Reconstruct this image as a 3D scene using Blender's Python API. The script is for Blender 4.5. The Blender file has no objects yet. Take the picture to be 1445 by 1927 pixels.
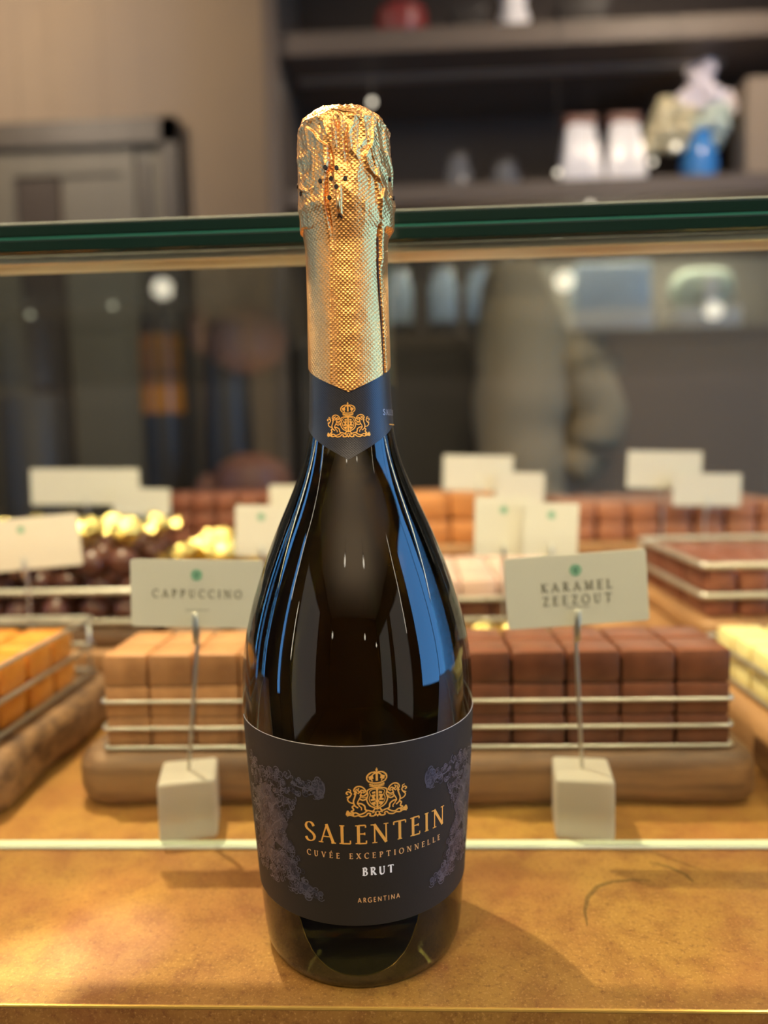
import bpy, bmesh, math, random
import numpy as np
from mathutils import Vector, Matrix
random.seed(7); np.random.seed(7)
SC = bpy.context.scene; COL = SC.collection
PI = math.pi
# ------------------------------------------------------------------ camera
CAM_H, PITCH, YAW, ROLL, FPX, W, H = .1935, 5.0, 2.4, 1.3, 1391.0, 1445, 1927
_p, _y, _r = map(math.radians, (PITCH, YAW, ROLL))
CF = Vector((-math.sin(_y)*math.cos(_p), math.cos(_y)*math.cos(_p), -math.sin(_p)))
_R0 = Vector((math.cos(_y), math.sin(_y), 0)); _U0 = _R0.cross(CF)
CU = math.cos(_r)*_U0 + math.sin(_r)*_R0; CR = math.cos(_r)*_R0 - math.sin(_r)*_U0
CO = Vector((0, 0, CAM_H))
cd = bpy.data.cameras.new('camera'); cam = bpy.data.objects.new('camera', cd); COL.objects.link(cam)
cam.matrix_world = Matrix(((CR.x, CU.x, -CF.x, CO.x), (CR.y, CU.y, -CF.y, CO.y), (CR.z, CU.z, -CF.z, CO.z), (0, 0, 0, 1)))
cd.sensor_fit = 'VERTICAL'; cd.sensor_height = 36; cd.sensor_width = 27; cd.lens = FPX/H*36
cd.clip_start = .01; cd.clip_end = 50
cd.dof.use_dof = True; cd.dof.focus_distance = .262; cd.dof.aperture_fstop = cd.lens/6.2
SC.camera = cam
# ------------------------------------------------------------------ world, exposure
SC.view_settings.view_transform = 'Standard'; SC.view_settings.look = 'None'
SC.view_settings.exposure = 0.0; SC.view_settings.gamma = 1.0; SC.view_settings.use_curve_mapping = False
SC.cycles.sample_clamp_indirect = 4.0
wd = bpy.data.worlds.new('world'); SC.world = wd; wd.use_nodes = True
wd.node_tree.nodes['Background'].inputs[0].default_value = (.9, .8, .7, 1)
wd.node_tree.nodes['Background'].inputs[1].default_value = .12

def lin(r, g, b):
    f = lambda c: (c/255/12.92) if c/255 <= .04045 else ((c/255+.055)/1.055)**2.4
    return (f(r), f(g), f(b), 1)

WARM = (1, .78, .52)
def at0(px, py):
    v = CF + CR*((px-W/2)/FPX) + CU*((H/2-py)/FPX); return CO - v*(CAM_H/v.z)
# ------------------------------------------------------------------ lights (spots of the shop, strip of the case, added fills)
def spot(loc, aim, power, col=WARM, size=.03, angle=70, blend=.5):
    l = bpy.data.lights.new('spot_light', 'SPOT'); l.energy = power; l.color = col; l.shadow_soft_size = size
    l.spot_size = math.radians(angle); l.spot_blend = blend
    o = bpy.data.objects.new('spot_light', l); COL.objects.link(o); o.location = loc
    o.rotation_euler = (Vector(aim)-Vector(loc)).to_track_quat('-Z', 'Y').to_euler()
    return o
def area(loc, aim, sx, sy, power, col=WARM):
    l = bpy.data.lights.new('area_light', 'AREA'); l.shape = 'RECTANGLE'; l.size = sx; l.size_y = sy; l.energy = power; l.color = col
    o = bpy.data.objects.new('area_light', l); COL.objects.link(o); o.location = loc
    o.rotation_euler = (Vector(aim)-Vector(loc)).to_track_quat('-Z', 'Y').to_euler()
    return o
SPOTS = [((-.34, .69, 1.10), (-.02, .30, 0), 95, WARM, .009, 60),
         ((-.55, -.75, 1.55), (-.02, .30, .10), 30, WARM, .03, 60),
         ((.50, -.85, 1.55), (-.02, .40, .10), 32, WARM, .03, 60),
         ((.02, -1.15, 1.60), (-.02, .35, .1), 30, WARM, .03, 60),
         ((-.95, .25, 1.6), (-.1, .5, 0), 22, WARM, .03, 65),
         ((.85, .45, 1.6), (.2, .7, 0), 22, WARM, .03, 65),
         ((-1.3, 1.5, 1.65), (-1.2, 2.4, 1.2), 38, (1, .80, .60), .04, 120),
         ((.9, 1.35, 1.65), (.7, 2.2, .6), 38, (1, .80, .60), .04, 120)]
for s in SPOTS: spot(*s)
spot((-.55, .95, 1.5), at0(40, 1838), 330, (1, .88, .62), .004, 2.0, 1)  # three narrow spots added to imitate light refracted onto the ledge
spot((-.50, .95, 1.5), at0(215, 1768), 130, (.58, .58, 1), .004, 2.0, 1)
spot((-.60, .95, 1.5), at0(215, 1712), 110, (1, .75, .25), .004, 2.4, 1)
area((.1, -1.9, .95), (.1, -1.85, 3), 2.0, 1.6, 55, (1, .80, .56))  # unseen upward fill added to brighten ceiling and foil
area((.60, 2.30, .868), (.60, 2.36, 0), 1.0, .03, 9, (1, .86, .68))  # added light to brighten the lower shelf
area((.30, 2.30, 1.278), (.30, 2.36, 0), 1.2, .03, .5, (1, .86, .68))  # weaker light added under the top shelf
GY = .3415                                     # front face of the case's pane
area((0, GY+.012, .2805), (0, GY+.10, 0), 1.36, .012, 2.5, (1, .80, .46))

# ------------------------------------------------------------------ materials
def mat(name, col=(.5, .5, .5, 1), rough=.5, metal=0, spec=.5, coat=0, trans=0, ior=1.5, emit=None, estr=1, noise=None, bump=None, sss=0):
    """noise=(scale, colour2, detail, lo, hi[, stretch])  bump=(scale, strength, distance)"""
    m = bpy.data.materials.new(name); m.use_nodes = True; nt = m.node_tree; b = nt.nodes['Principled BSDF']
    if len(col) == 3: col = (*col, 1)
    b.inputs['Base Color'].default_value = col; b.inputs['Roughness'].default_value = rough
    b.inputs['Metallic'].default_value = metal; b.inputs['Specular IOR Level'].default_value = spec
    b.inputs['Coat Weight'].default_value = coat; b.inputs['Coat Roughness'].default_value = .3; b.inputs['Transmission Weight'].default_value = trans; b.inputs['IOR'].default_value = ior
    if sss: b.inputs['Subsurface Weight'].default_value = sss; b.inputs['Subsurface Radius'].default_value = (.01, .008, .006)
    if emit: b.inputs['Emission Color'].default_value = (*emit[:3], 1); b.inputs['Emission Strength'].default_value = estr
    if noise or bump:
        tc = nt.nodes.new('ShaderNodeTexCoord'); mp = nt.nodes.new('ShaderNodeMapping'); nt.links.new(tc.outputs['Object'], mp.inputs[0])
        if noise and len(noise) > 5: mp.inputs['Scale'].default_value = noise[5]
    if noise:
        n = nt.nodes.new('ShaderNodeTexNoise'); n.inputs['Scale'].default_value = noise[0]; n.inputs['Detail'].default_value = noise[2]
        n.inputs['Roughness'].default_value = .6
        nt.links.new(mp.outputs[0], n.inputs['Vector'])
        r = nt.nodes.new('ShaderNodeValToRGB'); r.color_ramp.elements[0].position = noise[3]; r.color_ramp.elements[1].position = noise[4]
        r.color_ramp.elements[0].color = col; r.color_ramp.elements[1].color = (*noise[1][:3], 1)
        nt.links.new(n.outputs['Fac'], r.inputs[0]); nt.links.new(r.outputs[0], b.inputs['Base Color'])
    if bump:
        n = nt.nodes.new('ShaderNodeTexNoise'); n.inputs['Scale'].default_value = bump[0]; n.inputs['Detail'].default_value = 4
        nt.links.new(mp.outputs[0], n.inputs['Vector'])
        u = nt.nodes.new('ShaderNodeBump'); u.inputs['Strength'].default_value = bump[1]; u.inputs['Distance'].default_value = bump[2]
        nt.links.new(n.outputs['Fac'], u.inputs['Height']); nt.links.new(u.outputs[0], b.inputs['Normal'])
    return m

def thin_glass(name, tint, refl=1.0, ior=1.45):
    """a pane: clear film of tint plus mirror reflection by Fresnel"""
    m = bpy.data.materials.new(name); m.use_nodes = True; nt = m.node_tree; nt.nodes.clear()
    o = nt.nodes.new('ShaderNodeOutputMaterial'); mx = nt.nodes.new('ShaderNodeMixShader')
    t = nt.nodes.new('ShaderNodeBsdfTransparent'); t.inputs[0].default_value = (*tint, 1)
    g = nt.nodes.new('ShaderNodeBsdfGlossy'); g.inputs['Roughness'].default_value = .01; g.inputs[0].default_value = (refl, refl, refl, 1)
    f = nt.nodes.new('ShaderNodeFresnel'); gm = nt.nodes.new('ShaderNodeNewGeometry'); mr = nt.nodes.new('ShaderNodeMapRange'); mr.inputs[3].default_value = ior; mr.inputs[4].default_value = 1/ior
    nt.links.new(gm.outputs['Backfacing'], mr.inputs[0]); nt.links.new(mr.outputs[0], f.inputs['IOR'])   # same film seen from either side
    nt.links.new(f.outputs[0], mx.inputs[0]); nt.links.new(t.outputs[0], mx.inputs[1]); nt.links.new(g.outputs[0], mx.inputs[2])
    nt.links.new(mx.outputs[0], o.inputs[0]); return m

def foil_mat(name, col, rough, metal, pu, pv, amp, fine=.0):
    """foil embossed with a staggered grid of small round studs, UV in millimetres"""
    m = mat(name, col, rough, metal, coat=.08 if metal > .5 else 0); nt = m.node_tree; b = nt.nodes['Principled BSDF']
    N = nt.nodes.new; L = nt.links.new
    def M(op, a, c=None):
        n = N('ShaderNodeMath'); n.operation = op
        for i, v in enumerate((a, c)):
            if v is None: continue
            if isinstance(v, (int, float)): n.inputs[i].default_value = v
            else: L(v, n.inputs[i])
        return n.outputs[0]
    uv = N('ShaderNodeUVMap'); sx = N('ShaderNodeSeparateXYZ'); L(uv.outputs[0], sx.inputs[0])
    a = M('MULTIPLY', M('ADD', M('DIVIDE', sx.outputs[0], pu), M('DIVIDE', sx.outputs[1], pv)), PI)
    c = M('MULTIPLY', M('SUBTRACT', M('DIVIDE', sx.outputs[0], pu), M('DIVIDE', sx.outputs[1], pv)), PI)
    h = M('MULTIPLY', M('COSINE', a), M('COSINE', c)); h = M('POWER', M('ABSOLUTE', h), 1.6)
    u = N('ShaderNodeBump'); u.inputs['Strength'].default_value = 1.0; u.inputs['Distance'].default_value = amp
    L(h, u.inputs['Height'])
    n = N('ShaderNodeTexNoise'); n.inputs['Scale'].default_value = 220; tc = N('ShaderNodeTexCoord'); L(tc.outputs['Object'], n.inputs['Vector'])
    u2 = N('ShaderNodeBump'); u2.inputs['Strength'].default_value = .6; u2.inputs['Distance'].default_value = fine
    L(n.outputs['Fac'], u2.inputs['Height']); L(u2.outputs[0], u.inputs['Normal'])
    L(u.outputs[0], b.inputs['Normal']); return m

M = {}
M['bottle'] = mat('dark_bottle_glass', (.020, .019, .005), .0, trans=1, ior=1.5)
M['foil'] = foil_mat('copper_gold_foil', (.90, .45, .14), .38, 1.0, 1.65, 1.50, .00011, .0007)
M['wire'] = mat('muselet_wire', (.86, .52, .20), .28, 1)
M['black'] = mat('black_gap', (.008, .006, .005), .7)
M['navy'] = foil_mat('navy_neck_paper', (.018, .018, .021), .40, .1, 1.0, .9, .00004)
M['label'] = mat('black_label_paper', (.024, .0185, .012), .6, 0, .3, bump=(900, .08, .0005))
M['label_edge'] = mat('label_paper_edge', (.45, .42, .40), .6)
M['gold'] = mat('gold_print', (1.0, .52, .11), .36, .3)
M['gold_dark'] = mat('gold_print_small', (.82, .46, .18), .45, .2)
M['white_ink'] = mat('white_ink', (.9, .9, .88), .5)
M['silver_ink'] = mat('silver_ink', (.5, .5, .55), .4, .3)
M['slate'] = mat('slate_relief_ink', (.052, .050, .066), .38, .2)
M['slate_light'] = mat('slate_relief_ink_light', (.105, .100, .125), .34, .25)
M['slate_dark'] = mat('slate_relief_ink_dark', (.02, .019, .026), .45)
def ledge_mat():
    m = mat('aged_brass_sheet', lin(156, 106, 54), .42, .25, noise=(3.5, lin(170, 134, 58), 5, .36, .66), bump=(700, .12, .0006))
    nt = m.node_tree; b = nt.nodes['Principled BSDF']; N = nt.nodes.new; L = nt.links.new
    tc = N('ShaderNodeTexCoord')
    base = b.inputs['Base Color'].links[0].from_socket
    def layer(base, sc, det, lo, hi, col, amt):
        n = N('ShaderNodeTexNoise'); n.inputs['Scale'].default_value = sc; n.inputs['Detail'].default_value = det; n.inputs['Roughness'].default_value = .65
        L(tc.outputs['Object'], n.inputs['Vector']); r = N('ShaderNodeMapRange')
        r.inputs[1].default_value = lo; r.inputs[2].default_value = hi; r.inputs[4].default_value = amt; L(n.outputs['Fac'], r.inputs[0])
        x = N('ShaderNodeMix'); x.data_type = 'RGBA'; L(r.outputs[0], x.inputs[0]); L(base, x.inputs[6]); x.inputs[7].default_value = col
        return x.outputs[2]
    base = layer(base, 60, 8, .45, .68, lin(124, 80, 38), .8)
    base = layer(base, 420, 5, .52, .70, lin(98, 58, 30), .6)
    base = layer(base, 900, 2, .55, .72, lin(214, 166, 96), .5)
    base = layer(base, 9, 6, .46, .66, lin(150, 88, 54), .5)
    L(base, b.inputs['Base Color']); return m
M['ledge'] = ledge_mat()
M['ledge_edge'] = mat('polished_brass_edge', lin(235, 190, 95), .22, .7)
M['pane'] = thin_glass('clear_pane', (.93, .96, .93))
M['top_pane'] = thin_glass('clear_top_pane', (.95, .97, .95), 1, 1.22)
M['pane_edge'] = mat('green_glass_edge', (.007, .024, .017), .08, spec=.8, trans=.0)
M['interlayer'] = mat('green_interlayer', (.04, .24, .16), .15, spec=.6)
M['rim_light'] = mat('frosted_glass_rim', (.50, .56, .42), .35)  # pale colour stands in for light caught along glass edges
M['alu'] = mat('aluminium', (.62, .58, .50), .38, .8)
M['led'] = mat('led_strip', (1, 1, 1), .5, emit=(1, .86, .5), estr=3)
M['paper'] = mat('card_paper', (.74, .70, .62), .7)
M['ink'] = mat('grey_ink', (.22, .20, .17), .7)
M['green_ink'] = mat('green_ink', (.26, .50, .36), .7)
M['green_dark'] = mat('dark_green_ink', (.06, .22, .16), .7)
M['acrylic'] = mat('frosted_acrylic', (.93, .88, .78), .42, trans=.72, ior=1.3)
M['steel'] = mat('steel_wire', (.60, .58, .52), .32, .9)
M['wood'] = mat('oiled_wood', lin(128, 94, 64), .55, noise=(10, lin(74, 50, 34), 8, .38, .64, (1, 9, 14)), bump=(60, .3, .001))
M['wood_pale'] = mat('pale_wood', lin(178, 132, 88), .55, noise=(9, lin(138, 98, 64), 6, .35, .7, (7, 1, 9)), bump=(60, .3, .001))
M['cappu'] = mat('cappuccino_fudge', lin(178, 126, 82), .5, noise=(90, lin(152, 104, 66), 4, .4, .7), bump=(200, .25, .0008))
M['dark'] = mat('dark_chocolate', lin(116, 68, 48), .38, noise=(70, lin(92, 52, 36), 4, .4, .7), bump=(150, .2, .0008))
M['milk'] = mat('milk_chocolate', lin(142, 84, 64), .4, noise=(70, lin(112, 62, 46), 4, .4, .7), bump=(150, .2, .0008))
M['caramel'] = mat('golden_caramel', lin(214, 140, 52), .3, noise=(60, lin(186, 110, 40), 4, .4, .7), bump=(150, .2, .0008), sss=.2)
M['cream'] = mat('white_chocolate', lin(232, 214, 152), .4, bump=(150, .2, .0008), sss=.2)
M['orange'] = mat('orange_fudge', lin(204, 134, 76), .5, bump=(150, .2, .0008))
M['gold_wrap'] = mat('gold_wrapper', (.95, .74, .26), .25, 1, bump=(160, .9, .004))
M['truffle'] = mat('cocoa_truffle', lin(84, 44, 32), .35, bump=(220, .4, .001))
M['wall'] = mat('taupe_wall', lin(146, 128, 106), .85, noise=(2, lin(140, 124, 106), 3, .3, .7))
M['wall_dark'] = mat('dark_wall', lin(84, 72, 58), .8)
M['ceil'] = mat('ceiling_paint', lin(196, 184, 166), .9)
M['floor'] = mat('floor_boards', lin(92, 74, 58), .5, noise=(4, lin(70, 55, 42), 5, .3, .7, (1, 8, 1)))
M['frame_grey'] = mat('grey_brown_joinery', lin(104, 98, 84), .55)
M['frame_dark'] = mat('dark_joinery', lin(72, 64, 54), .5)
M['shelf'] = mat('dark_taupe_board', lin(98, 84, 70), .55)
M['shelf_in'] = mat('dark_back_board', lin(58, 46, 36), .6)
M['shelf_lite'] = mat('taupe_back_board', lin(150, 142, 130), .7)  # pale tone stands in for reflection haze over the shelf
M['cupboard'] = mat('taupe_cupboard', lin(128, 108, 86), .6)
M['charcoal'] = mat('charcoal_panel', lin(50, 44, 38), .45)
M['daylight'] = mat('daylight_pane', (0, 0, 0), .3, emit=(.13, .43, .97), estr=7)
M['frosted'] = mat('frosted_shop_window', (.3, .3, .3), .6, emit=(.82, .72, .60), estr=.75)  # glow added so the bottle reflects dim grey bands
M['bulb'] = mat('warm_bulb', (0, 0, 0), .3, emit=(1, .85, .62), estr=250)
M['globe'] = mat('glowing_globe', (0, 0, 0), .3, emit=(1, .88, .68), estr=13)
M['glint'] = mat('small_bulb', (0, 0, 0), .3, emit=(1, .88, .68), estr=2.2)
M['porcelain'] = mat('white_porcelain', (.80, .76, .72), .3)
M['blue_glass'] = mat('blue_vase', lin(62, 130, 196), .2)
M['pale_blue'] = mat('pale_blue_jar', lin(186, 202, 216), .25)
M['petal_white'] = mat('white_petals', lin(232, 222, 224), .7)
M['petal_cream'] = mat('cream_petals', lin(212, 200, 160), .7)
M['petal_green'] = mat('pale_green_petals', lin(200, 212, 196), .7)
M['cloth'] = mat('beige_cloth', lin(160, 140, 110), .9, bump=(120, .5, .003))
M['amber'] = mat('amber_jar', lin(170, 106, 30), .3)
M['brownbowl'] = mat('red_brown_clay', lin(124, 80, 62), .5)
M['red'] = mat('red_lacquer', lin(130, 44, 38), .4)
M['smoke'] = mat('smoky_jar', lin(96, 96, 98), .25)

# ------------------------------------------------------------------ helpers
def tag(o, label=None, cat=None, group=None, kind=None):
    if label: o['label'] = label
    if cat: o['category'] = cat
    if group: o['group'] = group
    if kind: o['kind'] = kind
    return o
def link(name, me, parent=None):
    o = bpy.data.objects.new(name, me); COL.objects.link(o)
    if parent: o.parent = parent
    return o
def empty(name, loc, rz=0):
    o = bpy.data.objects.new(name, None); COL.objects.link(o); o.location = loc; o.rotation_euler.z = rz; o.empty_display_size = .01; return o
class MB:
    def __init__(s): s.v = []; s.f = []; s.uv = None
    def add(s, vs, fs):
        n = len(s.v); s.v += [tuple(v) for v in vs]; s.f += [tuple(i+n for i in f) for f in fs]; return s
    def box(s, a, b, bev=0, seg=2):
        bm = bmesh.new(); c = [(a[i]+b[i])/2 for i in range(3)]; d = [abs(b[i]-a[i]) for i in range(3)]
        bmesh.ops.create_cube(bm, size=1, matrix=Matrix.Translation(c) @ Matrix.Diagonal((*d, 1)))
        if bev: bmesh.ops.bevel(bm, geom=bm.edges[:], offset=bev, segments=seg, profile=.5, affect='EDGES')
        return s.bm(bm)
    def bm(s, bm):
        bm.verts.index_update(); s.add([v.co[:] for v in bm.verts], [[v.index for v in f.verts] for f in bm.faces]); bm.free(); return s
    def tube(s, pts, r, n=8, closed=False):
        pts = [Vector(p) for p in pts]; m = len(pts); rs = r if isinstance(r, (list, tuple)) else [r]*m
        vs = []; up = Vector((0, 0, 1))
        for i, p in enumerate(pts):
            t = (pts[(i+1) % m]-pts[i-1]) if (closed or 0 < i < m-1) else (pts[1]-pts[0] if i == 0 else pts[-1]-pts[-2])
            t.normalize(); a = t.cross(up if abs(t.z) < .95 else Vector((1, 0, 0))).normalized(); b = t.cross(a)
            vs += [p + (a*math.cos(2*PI*k/n)+b*math.sin(2*PI*k/n))*rs[i] for k in range(n)]
        fs = []
        for i in range(m if closed else m-1):
            for k in range(n): fs.append((i*n+k, i*n+(k+1) % n, ((i+1) % m)*n+(k+1) % n, ((i+1) % m)*n+k))
        if not closed: fs += [tuple(range(n-1, -1, -1)), tuple((m-1)*n+k for k in range(n))]
        return s.add(vs, fs)
    def lathe(s, prof, c=(0, 0, 0), n=32, cap=True, sx=1, sy=1):
        vs = [(c[0]+r*sx*math.cos(2*PI*k/n), c[1]+r*sy*math.sin(2*PI*k/n), c[2]+z) for r, z in prof for k in range(n)]
        m = len(prof); fs = [(i*n+k, i*n+(k+1) % n, (i+1)*n+(k+1) % n, (i+1)*n+k) for i in range(m-1) for k in range(n)]
        if cap: fs += [tuple(range(n-1, -1, -1)), tuple((m-1)*n+k for k in range(n))]
        return s.add(vs, fs)
    def blob(s, c, r, sub=2, amp=.15, sc=(1, 1, 1)):
        bm = bmesh.new(); bmesh.ops.create_icosphere(bm, subdivisions=sub, radius=1)
        for v in bm.verts:
            q = v.co; k = 1+amp*(math.sin(q.x*5+c[0]*90)+math.sin(q.y*6+c[1]*80)+math.sin(q.z*5.5+c[2]*70))/3
            v.co = Vector((c[0]+q.x*r*k*sc[0], c[1]+q.y*r*k*sc[1], c[2]+q.z*r*k*sc[2]))
        return s.bm(bm)
    def mesh(s, name, m, smooth=None):
        me = bpy.data.meshes.new(name); me.from_pydata(s.v, [], s.f); me.materials.append(m)
        if smooth is not None:
            me.polygons.foreach_set('use_smooth', [True]*len(me.polygons))
            if smooth < 3: me.set_sharp_from_angle(angle=smooth)
        me.update(); return me
    def build(s, name, m, parent=None, smooth=.7): return link(name, s.mesh(name, m, smooth), parent)
def at_y(px, py, Y):
    """point of the plane y = Y seen at a pixel of the photograph (used to read positions off)"""
    v = CF + CR*((px-W/2)/FPX) + CU*((H/2-py)/FPX); return CO + v*(Y/v.y)
def at_z(px, py, z=0):
    v = CF + CR*((px-W/2)/FPX) + CU*((H/2-py)/FPX); return CO + v*((z-CAM_H)/v.z)
ORD = ['first', 'second', 'third', 'fourth', 'fifth', 'sixth', 'seventh', 'eighth', 'ninth', 'tenth', 'eleventh', 'twelfth', 'thirteenth', 'fourteenth']

# ------------------------------------------------------------------ the room
ZF, ZC = -1.05, 1.75
def struct(name, a, b, m): return tag(MB().box(a, b).build(name, m, smooth=None), kind='structure')
struct('floor', (-1.9, -4.3, ZF-.1), (2.2, 3.0, ZF), M['floor'])
struct('ceiling', (-1.9, -4.3, ZC), (2.2, 3.0, ZC+.1), M['ceil'])
struct('wall_back', (-1.9, 2.9, ZF), (2.2, 3.0, ZC), M['wall_dark'])
struct('wall_front', (-1.9, -4.3, ZF), (2.2, -4.2, ZC), M['wall_dark'])
# side walls with openings for windows and added glowing panels
def wall_x(name, xa, xb, opens, m):
    mb = MB(); ys = [-4.2]+[v for o in opens for v in o[:2]]+[2.9]
    for i in range(0, len(ys), 2): mb.box((xa, ys[i], ZF), (xb, ys[i+1], ZC))
    for o in opens:
        mb.box((xa, o[0], ZF), (xb, o[1], o[2])); mb.box((xa, o[0], o[3]), (xb, o[1], ZC))
    return tag(mb.build(name, m, smooth=None), kind='structure')
RW = [(-.62, .62, -.28, 1.45)]
LW = [(-.30, -.12, -.30, 1.2), (.42, .62, -.30, 1.2), (1.05, 1.20, -.20, 1.2)]
RF = [(-3.9, -2.5, -.85, 1.25), (-2.2, -1.05, -.85, 1.25)]; LF = [(-2.3, -.75, -.85, 1.25)]  # openings of the added glowing panels
wall_x('wall_right', 2.1, 2.2, RF+RW, M['wall_dark']); wall_x('wall_left', -1.9, -1.8, LF+LW, M['wall_dark'])
n = 0
for side, ops in ((1, RF+RW), (-1, LF+LW)):
    for (y0, y1, z0, z1) in ops:
        added_glow = (y0, y1, z0, z1) in RF+LF
        n += 1; xo = 2.15 if side > 0 else -1.85
        fr = MB(); t = .025
        for a, b in (((xo-.03, y0, z0), (xo+.03, y1, z0+t)), ((xo-.03, y0, z1-t), (xo+.03, y1, z1)), ((xo-.03, y0, z0+t), (xo+.03, y0+t, z1-t)), ((xo-.03, y1-t, z0+t), (xo+.03, y1, z1-t))): fr.box(a, b)
        w = tag(fr.build('window_%d' % n, M['frame_dark'], smooth=None), kind='structure')
        MB().box((xo-.004, y0+t, z0+t), (xo+.004, y1-t, z1-t)).build('pane', M['frosted'] if added_glow else M['daylight'], w, None)
        if side > 0 and not added_glow: MB().box((xo-.02, y0+.86, z0+t), (xo+.02, y0+.885, z1-t)).build('mullion', M['frame_dark'], w, None)
# partition wall on the left with the framed door
xe = -.405
struct('wall_partition', (-1.8, 2.4, ZF), (xe, 2.5, ZC), M['wall'])
dr = MB(); X0, X1, T = -1.42, -.716, 1.228
dr.box((X1-.05, 2.355, ZF), (X1, 2.40, T)).box((X0, 2.355, ZF), (X0+.05, 2.40, T)).box((X0, 2.355, T-.075), (X1, 2.40, T), 0)
door = tag(dr.build('door_1', M['frame_dark'], smooth=None), kind='structure')
dl = MB(); yb, yf = 2.378, 2.40
for a, b in (((X0+.05, ZF), (X0+.17, T-.075)), ((-.90, ZF), (-.862, T-.075)), ((X0+.17, T-.155), (-.90, T-.075)), ((X0+.17, -.35), (-.90, -.25)), ((X0+.17, ZF), (-.90, ZF+.2))):
    dl.box((a[0], yb, a[1]), (b[0], yf, b[1]))
dl.build('door_frame', M['frame_grey'], door, None)
MB().box((-.855, 2.385, ZF), (X1-.055, 2.40, T-.08)).build('side_panel', M['frame_grey'], door, None)
MB().box((-.842, 2.376, .1), (-.815, 2.386, T-.12)).build('side_slat', M['frame_dark'], door, None)
MB().box((X0+.17, 2.388, -.25), (-1.11, 2.40, 1.11)).build('dark_pane', M['shelf_in'], door, None)
MB().box((-1.10, 2.388, -.25), (-.90, 2.40, 1.07)).build('grey_pane', M['frame_grey'], door, None)

# ceiling downlights that carry the spots
for i, s in enumerate(SPOTS):
    x, y, z = s[0]; where = ['above the back of the display case', 'front left over the bottle', 'front right over the bottle', 'furthest in front of the counter', 'over the left end of the case', 'over the right end of the case', 'beside the framed door', 'in front of the shelving'][i]
    d = Vector(s[1])-Vector(s[0]); d.normalize()
    e = empty('spot_lamp', (x, y, z)); tag(e, 'small black ceiling spot lamp '+where, 'lamp', 'ceiling spot lamps')
    q = d.to_track_quat('-Z', 'Y').to_matrix().to_4x4()
    b = MB().lathe([(.030, .034), (.034, .034), (.034, .10), (.02, .115), (.0005, .115)], n=20, cap=False)
    b.v = [tuple(q @ Vector(v)) for v in b.v]; b.build('housing', M['charcoal'], e)
    b = MB().lathe([(.0005, .042), (.028, .042), (.028, .046), (.0005, .046)], n=20, cap=False); b.v = [tuple(q @ Vector(v)) for v in b.v]; b.build('bulb', M['bulb'], e)
    top = q @ Vector((0, 0, .11))
    MB().tube([top, (top.x, top.y, ZC-z)], .006).build('rod', M['charcoal'], e)

for i, (az, dist, zz, r, lab_) in enumerate(((-20, 3.6, 1.02, .05, 'left of the middle of the shop'), (13, 3.6, 1.02, .05, 'middle of the shop'), (24, 3.9, .86, .045, 'right of the middle of the shop'), (-9, 2.0, 1.50, .045, 'nearest the counter'), (17, 2.0, 1.48, .045, 'near the counter, right one'))):
    a_ = math.radians(az); e = empty('pendant_lamp', (-.024+dist*math.sin(a_), .285-dist*math.cos(a_), zz)); tag(e, 'round glowing pendant lamp hanging '+lab_, 'lamp', 'pendant lamps of the shop')
    MB().blob((0, 0, 0), r, 3, 0).build('globe', M['globe'], e, 3.2); MB().tube([(0, 0, r*.95), (0, 0, ZC-zz)], .004).build('cord', M['charcoal'], e)
    MB().lathe([(.02, r*.92), (.02, r+.04), (.004, r+.05)], n=16).build('socket', M['charcoal'], e)
for az, dist, z0, z1, lab_ in ((57, 1.9, .50, 1.45, 'slim upright tube lamp before the right wall'), (-73, 1.45, .55, 1.30, 'slim upright tube lamp before the left wall'), (-62, 1.5, .15, .6, 'shorter upright tube lamp before the left wall')):  # unseen glowing tubes added to draw long streaks on the bottle
    a_ = math.radians(az); e = empty('tube_lamp', (-.024+dist*math.sin(a_), .285-dist*math.cos(a_), ZF)); tag(e, lab_, 'lamp', 'upright tube lamps')
    MB().lathe([(.12, 0), (.12, .015), (.01, .02)], n=24).build('lamp_foot', M['charcoal'], e); MB().tube([(0, 0, .01), (0, 0, z0-ZF)], .009).build('pole', M['charcoal'], e)
    MB().tube([(0, 0, z0-ZF), (0, 0, z1-ZF)], .010, 12).build('light_tube', M['globe'], e)
# ------------------------------------------------------------------ shelving behind the case
SY0, SY1 = 2.15, 2.6
sh = empty('shelving_unit', (.7, 2.4, ZF)); tag(sh, 'dark taupe wall shelving unit behind the display case', 'shelving')
def shp(name, a, b, m): 
    o = MB().box(a, b, .002, 1).build(name, m, sh, None); o.matrix_parent_inverse = Matrix.Translation((-.7, -2.4, -ZF)); return o
shp('back_board', (xe+.01, 2.60, .5), (1.9, 2.62, ZC-.01), M['shelf_in'])
shp('back_board', (xe+.01, 2.60, ZF+.02), (1.9, 2.62, .5), M['shelf_in'])
shp('back_board', (.24, 2.585, .50), (1.9, 2.60, .80), M['shelf_lite'])  # paler board puts the reflection haze into its colour
shp('shelf_board', (xe+.02, SY0, 1.285), (1.9, 2.6, 1.345), M['shelf'])
shp('shelf_board', (xe+.02, SY0, .875), (1.9, 2.6, .925), M['shelf'])
shp('shelf_board', (xe+.02, SY0, .475), (1.9, 2.6, .510), M['shelf'])
shp('light_bar', (.08, 2.28, .870), (1.12, 2.32, .8752), M['alu'])  # bars added to go with the shelf fill lights
shp('light_bar', (-.32, 2.28, 1.280), (.92, 2.32, 1.2852), M['alu'])
shp('upright', (xe+.01, SY0-.02, ZF+.02), (xe+.05, 2.6, ZC-.01), M['shelf'])
shp('upright', (.95, 2.2, .925), (1.9, 2.3, 1.20), M['wall'])
shp('cupboard_door', (-.33, SY0-.005, ZF+.1), (.23, SY0+.02, .47), M['charcoal'])  # charcoal door stands in for the dark reflection in the pane
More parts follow.
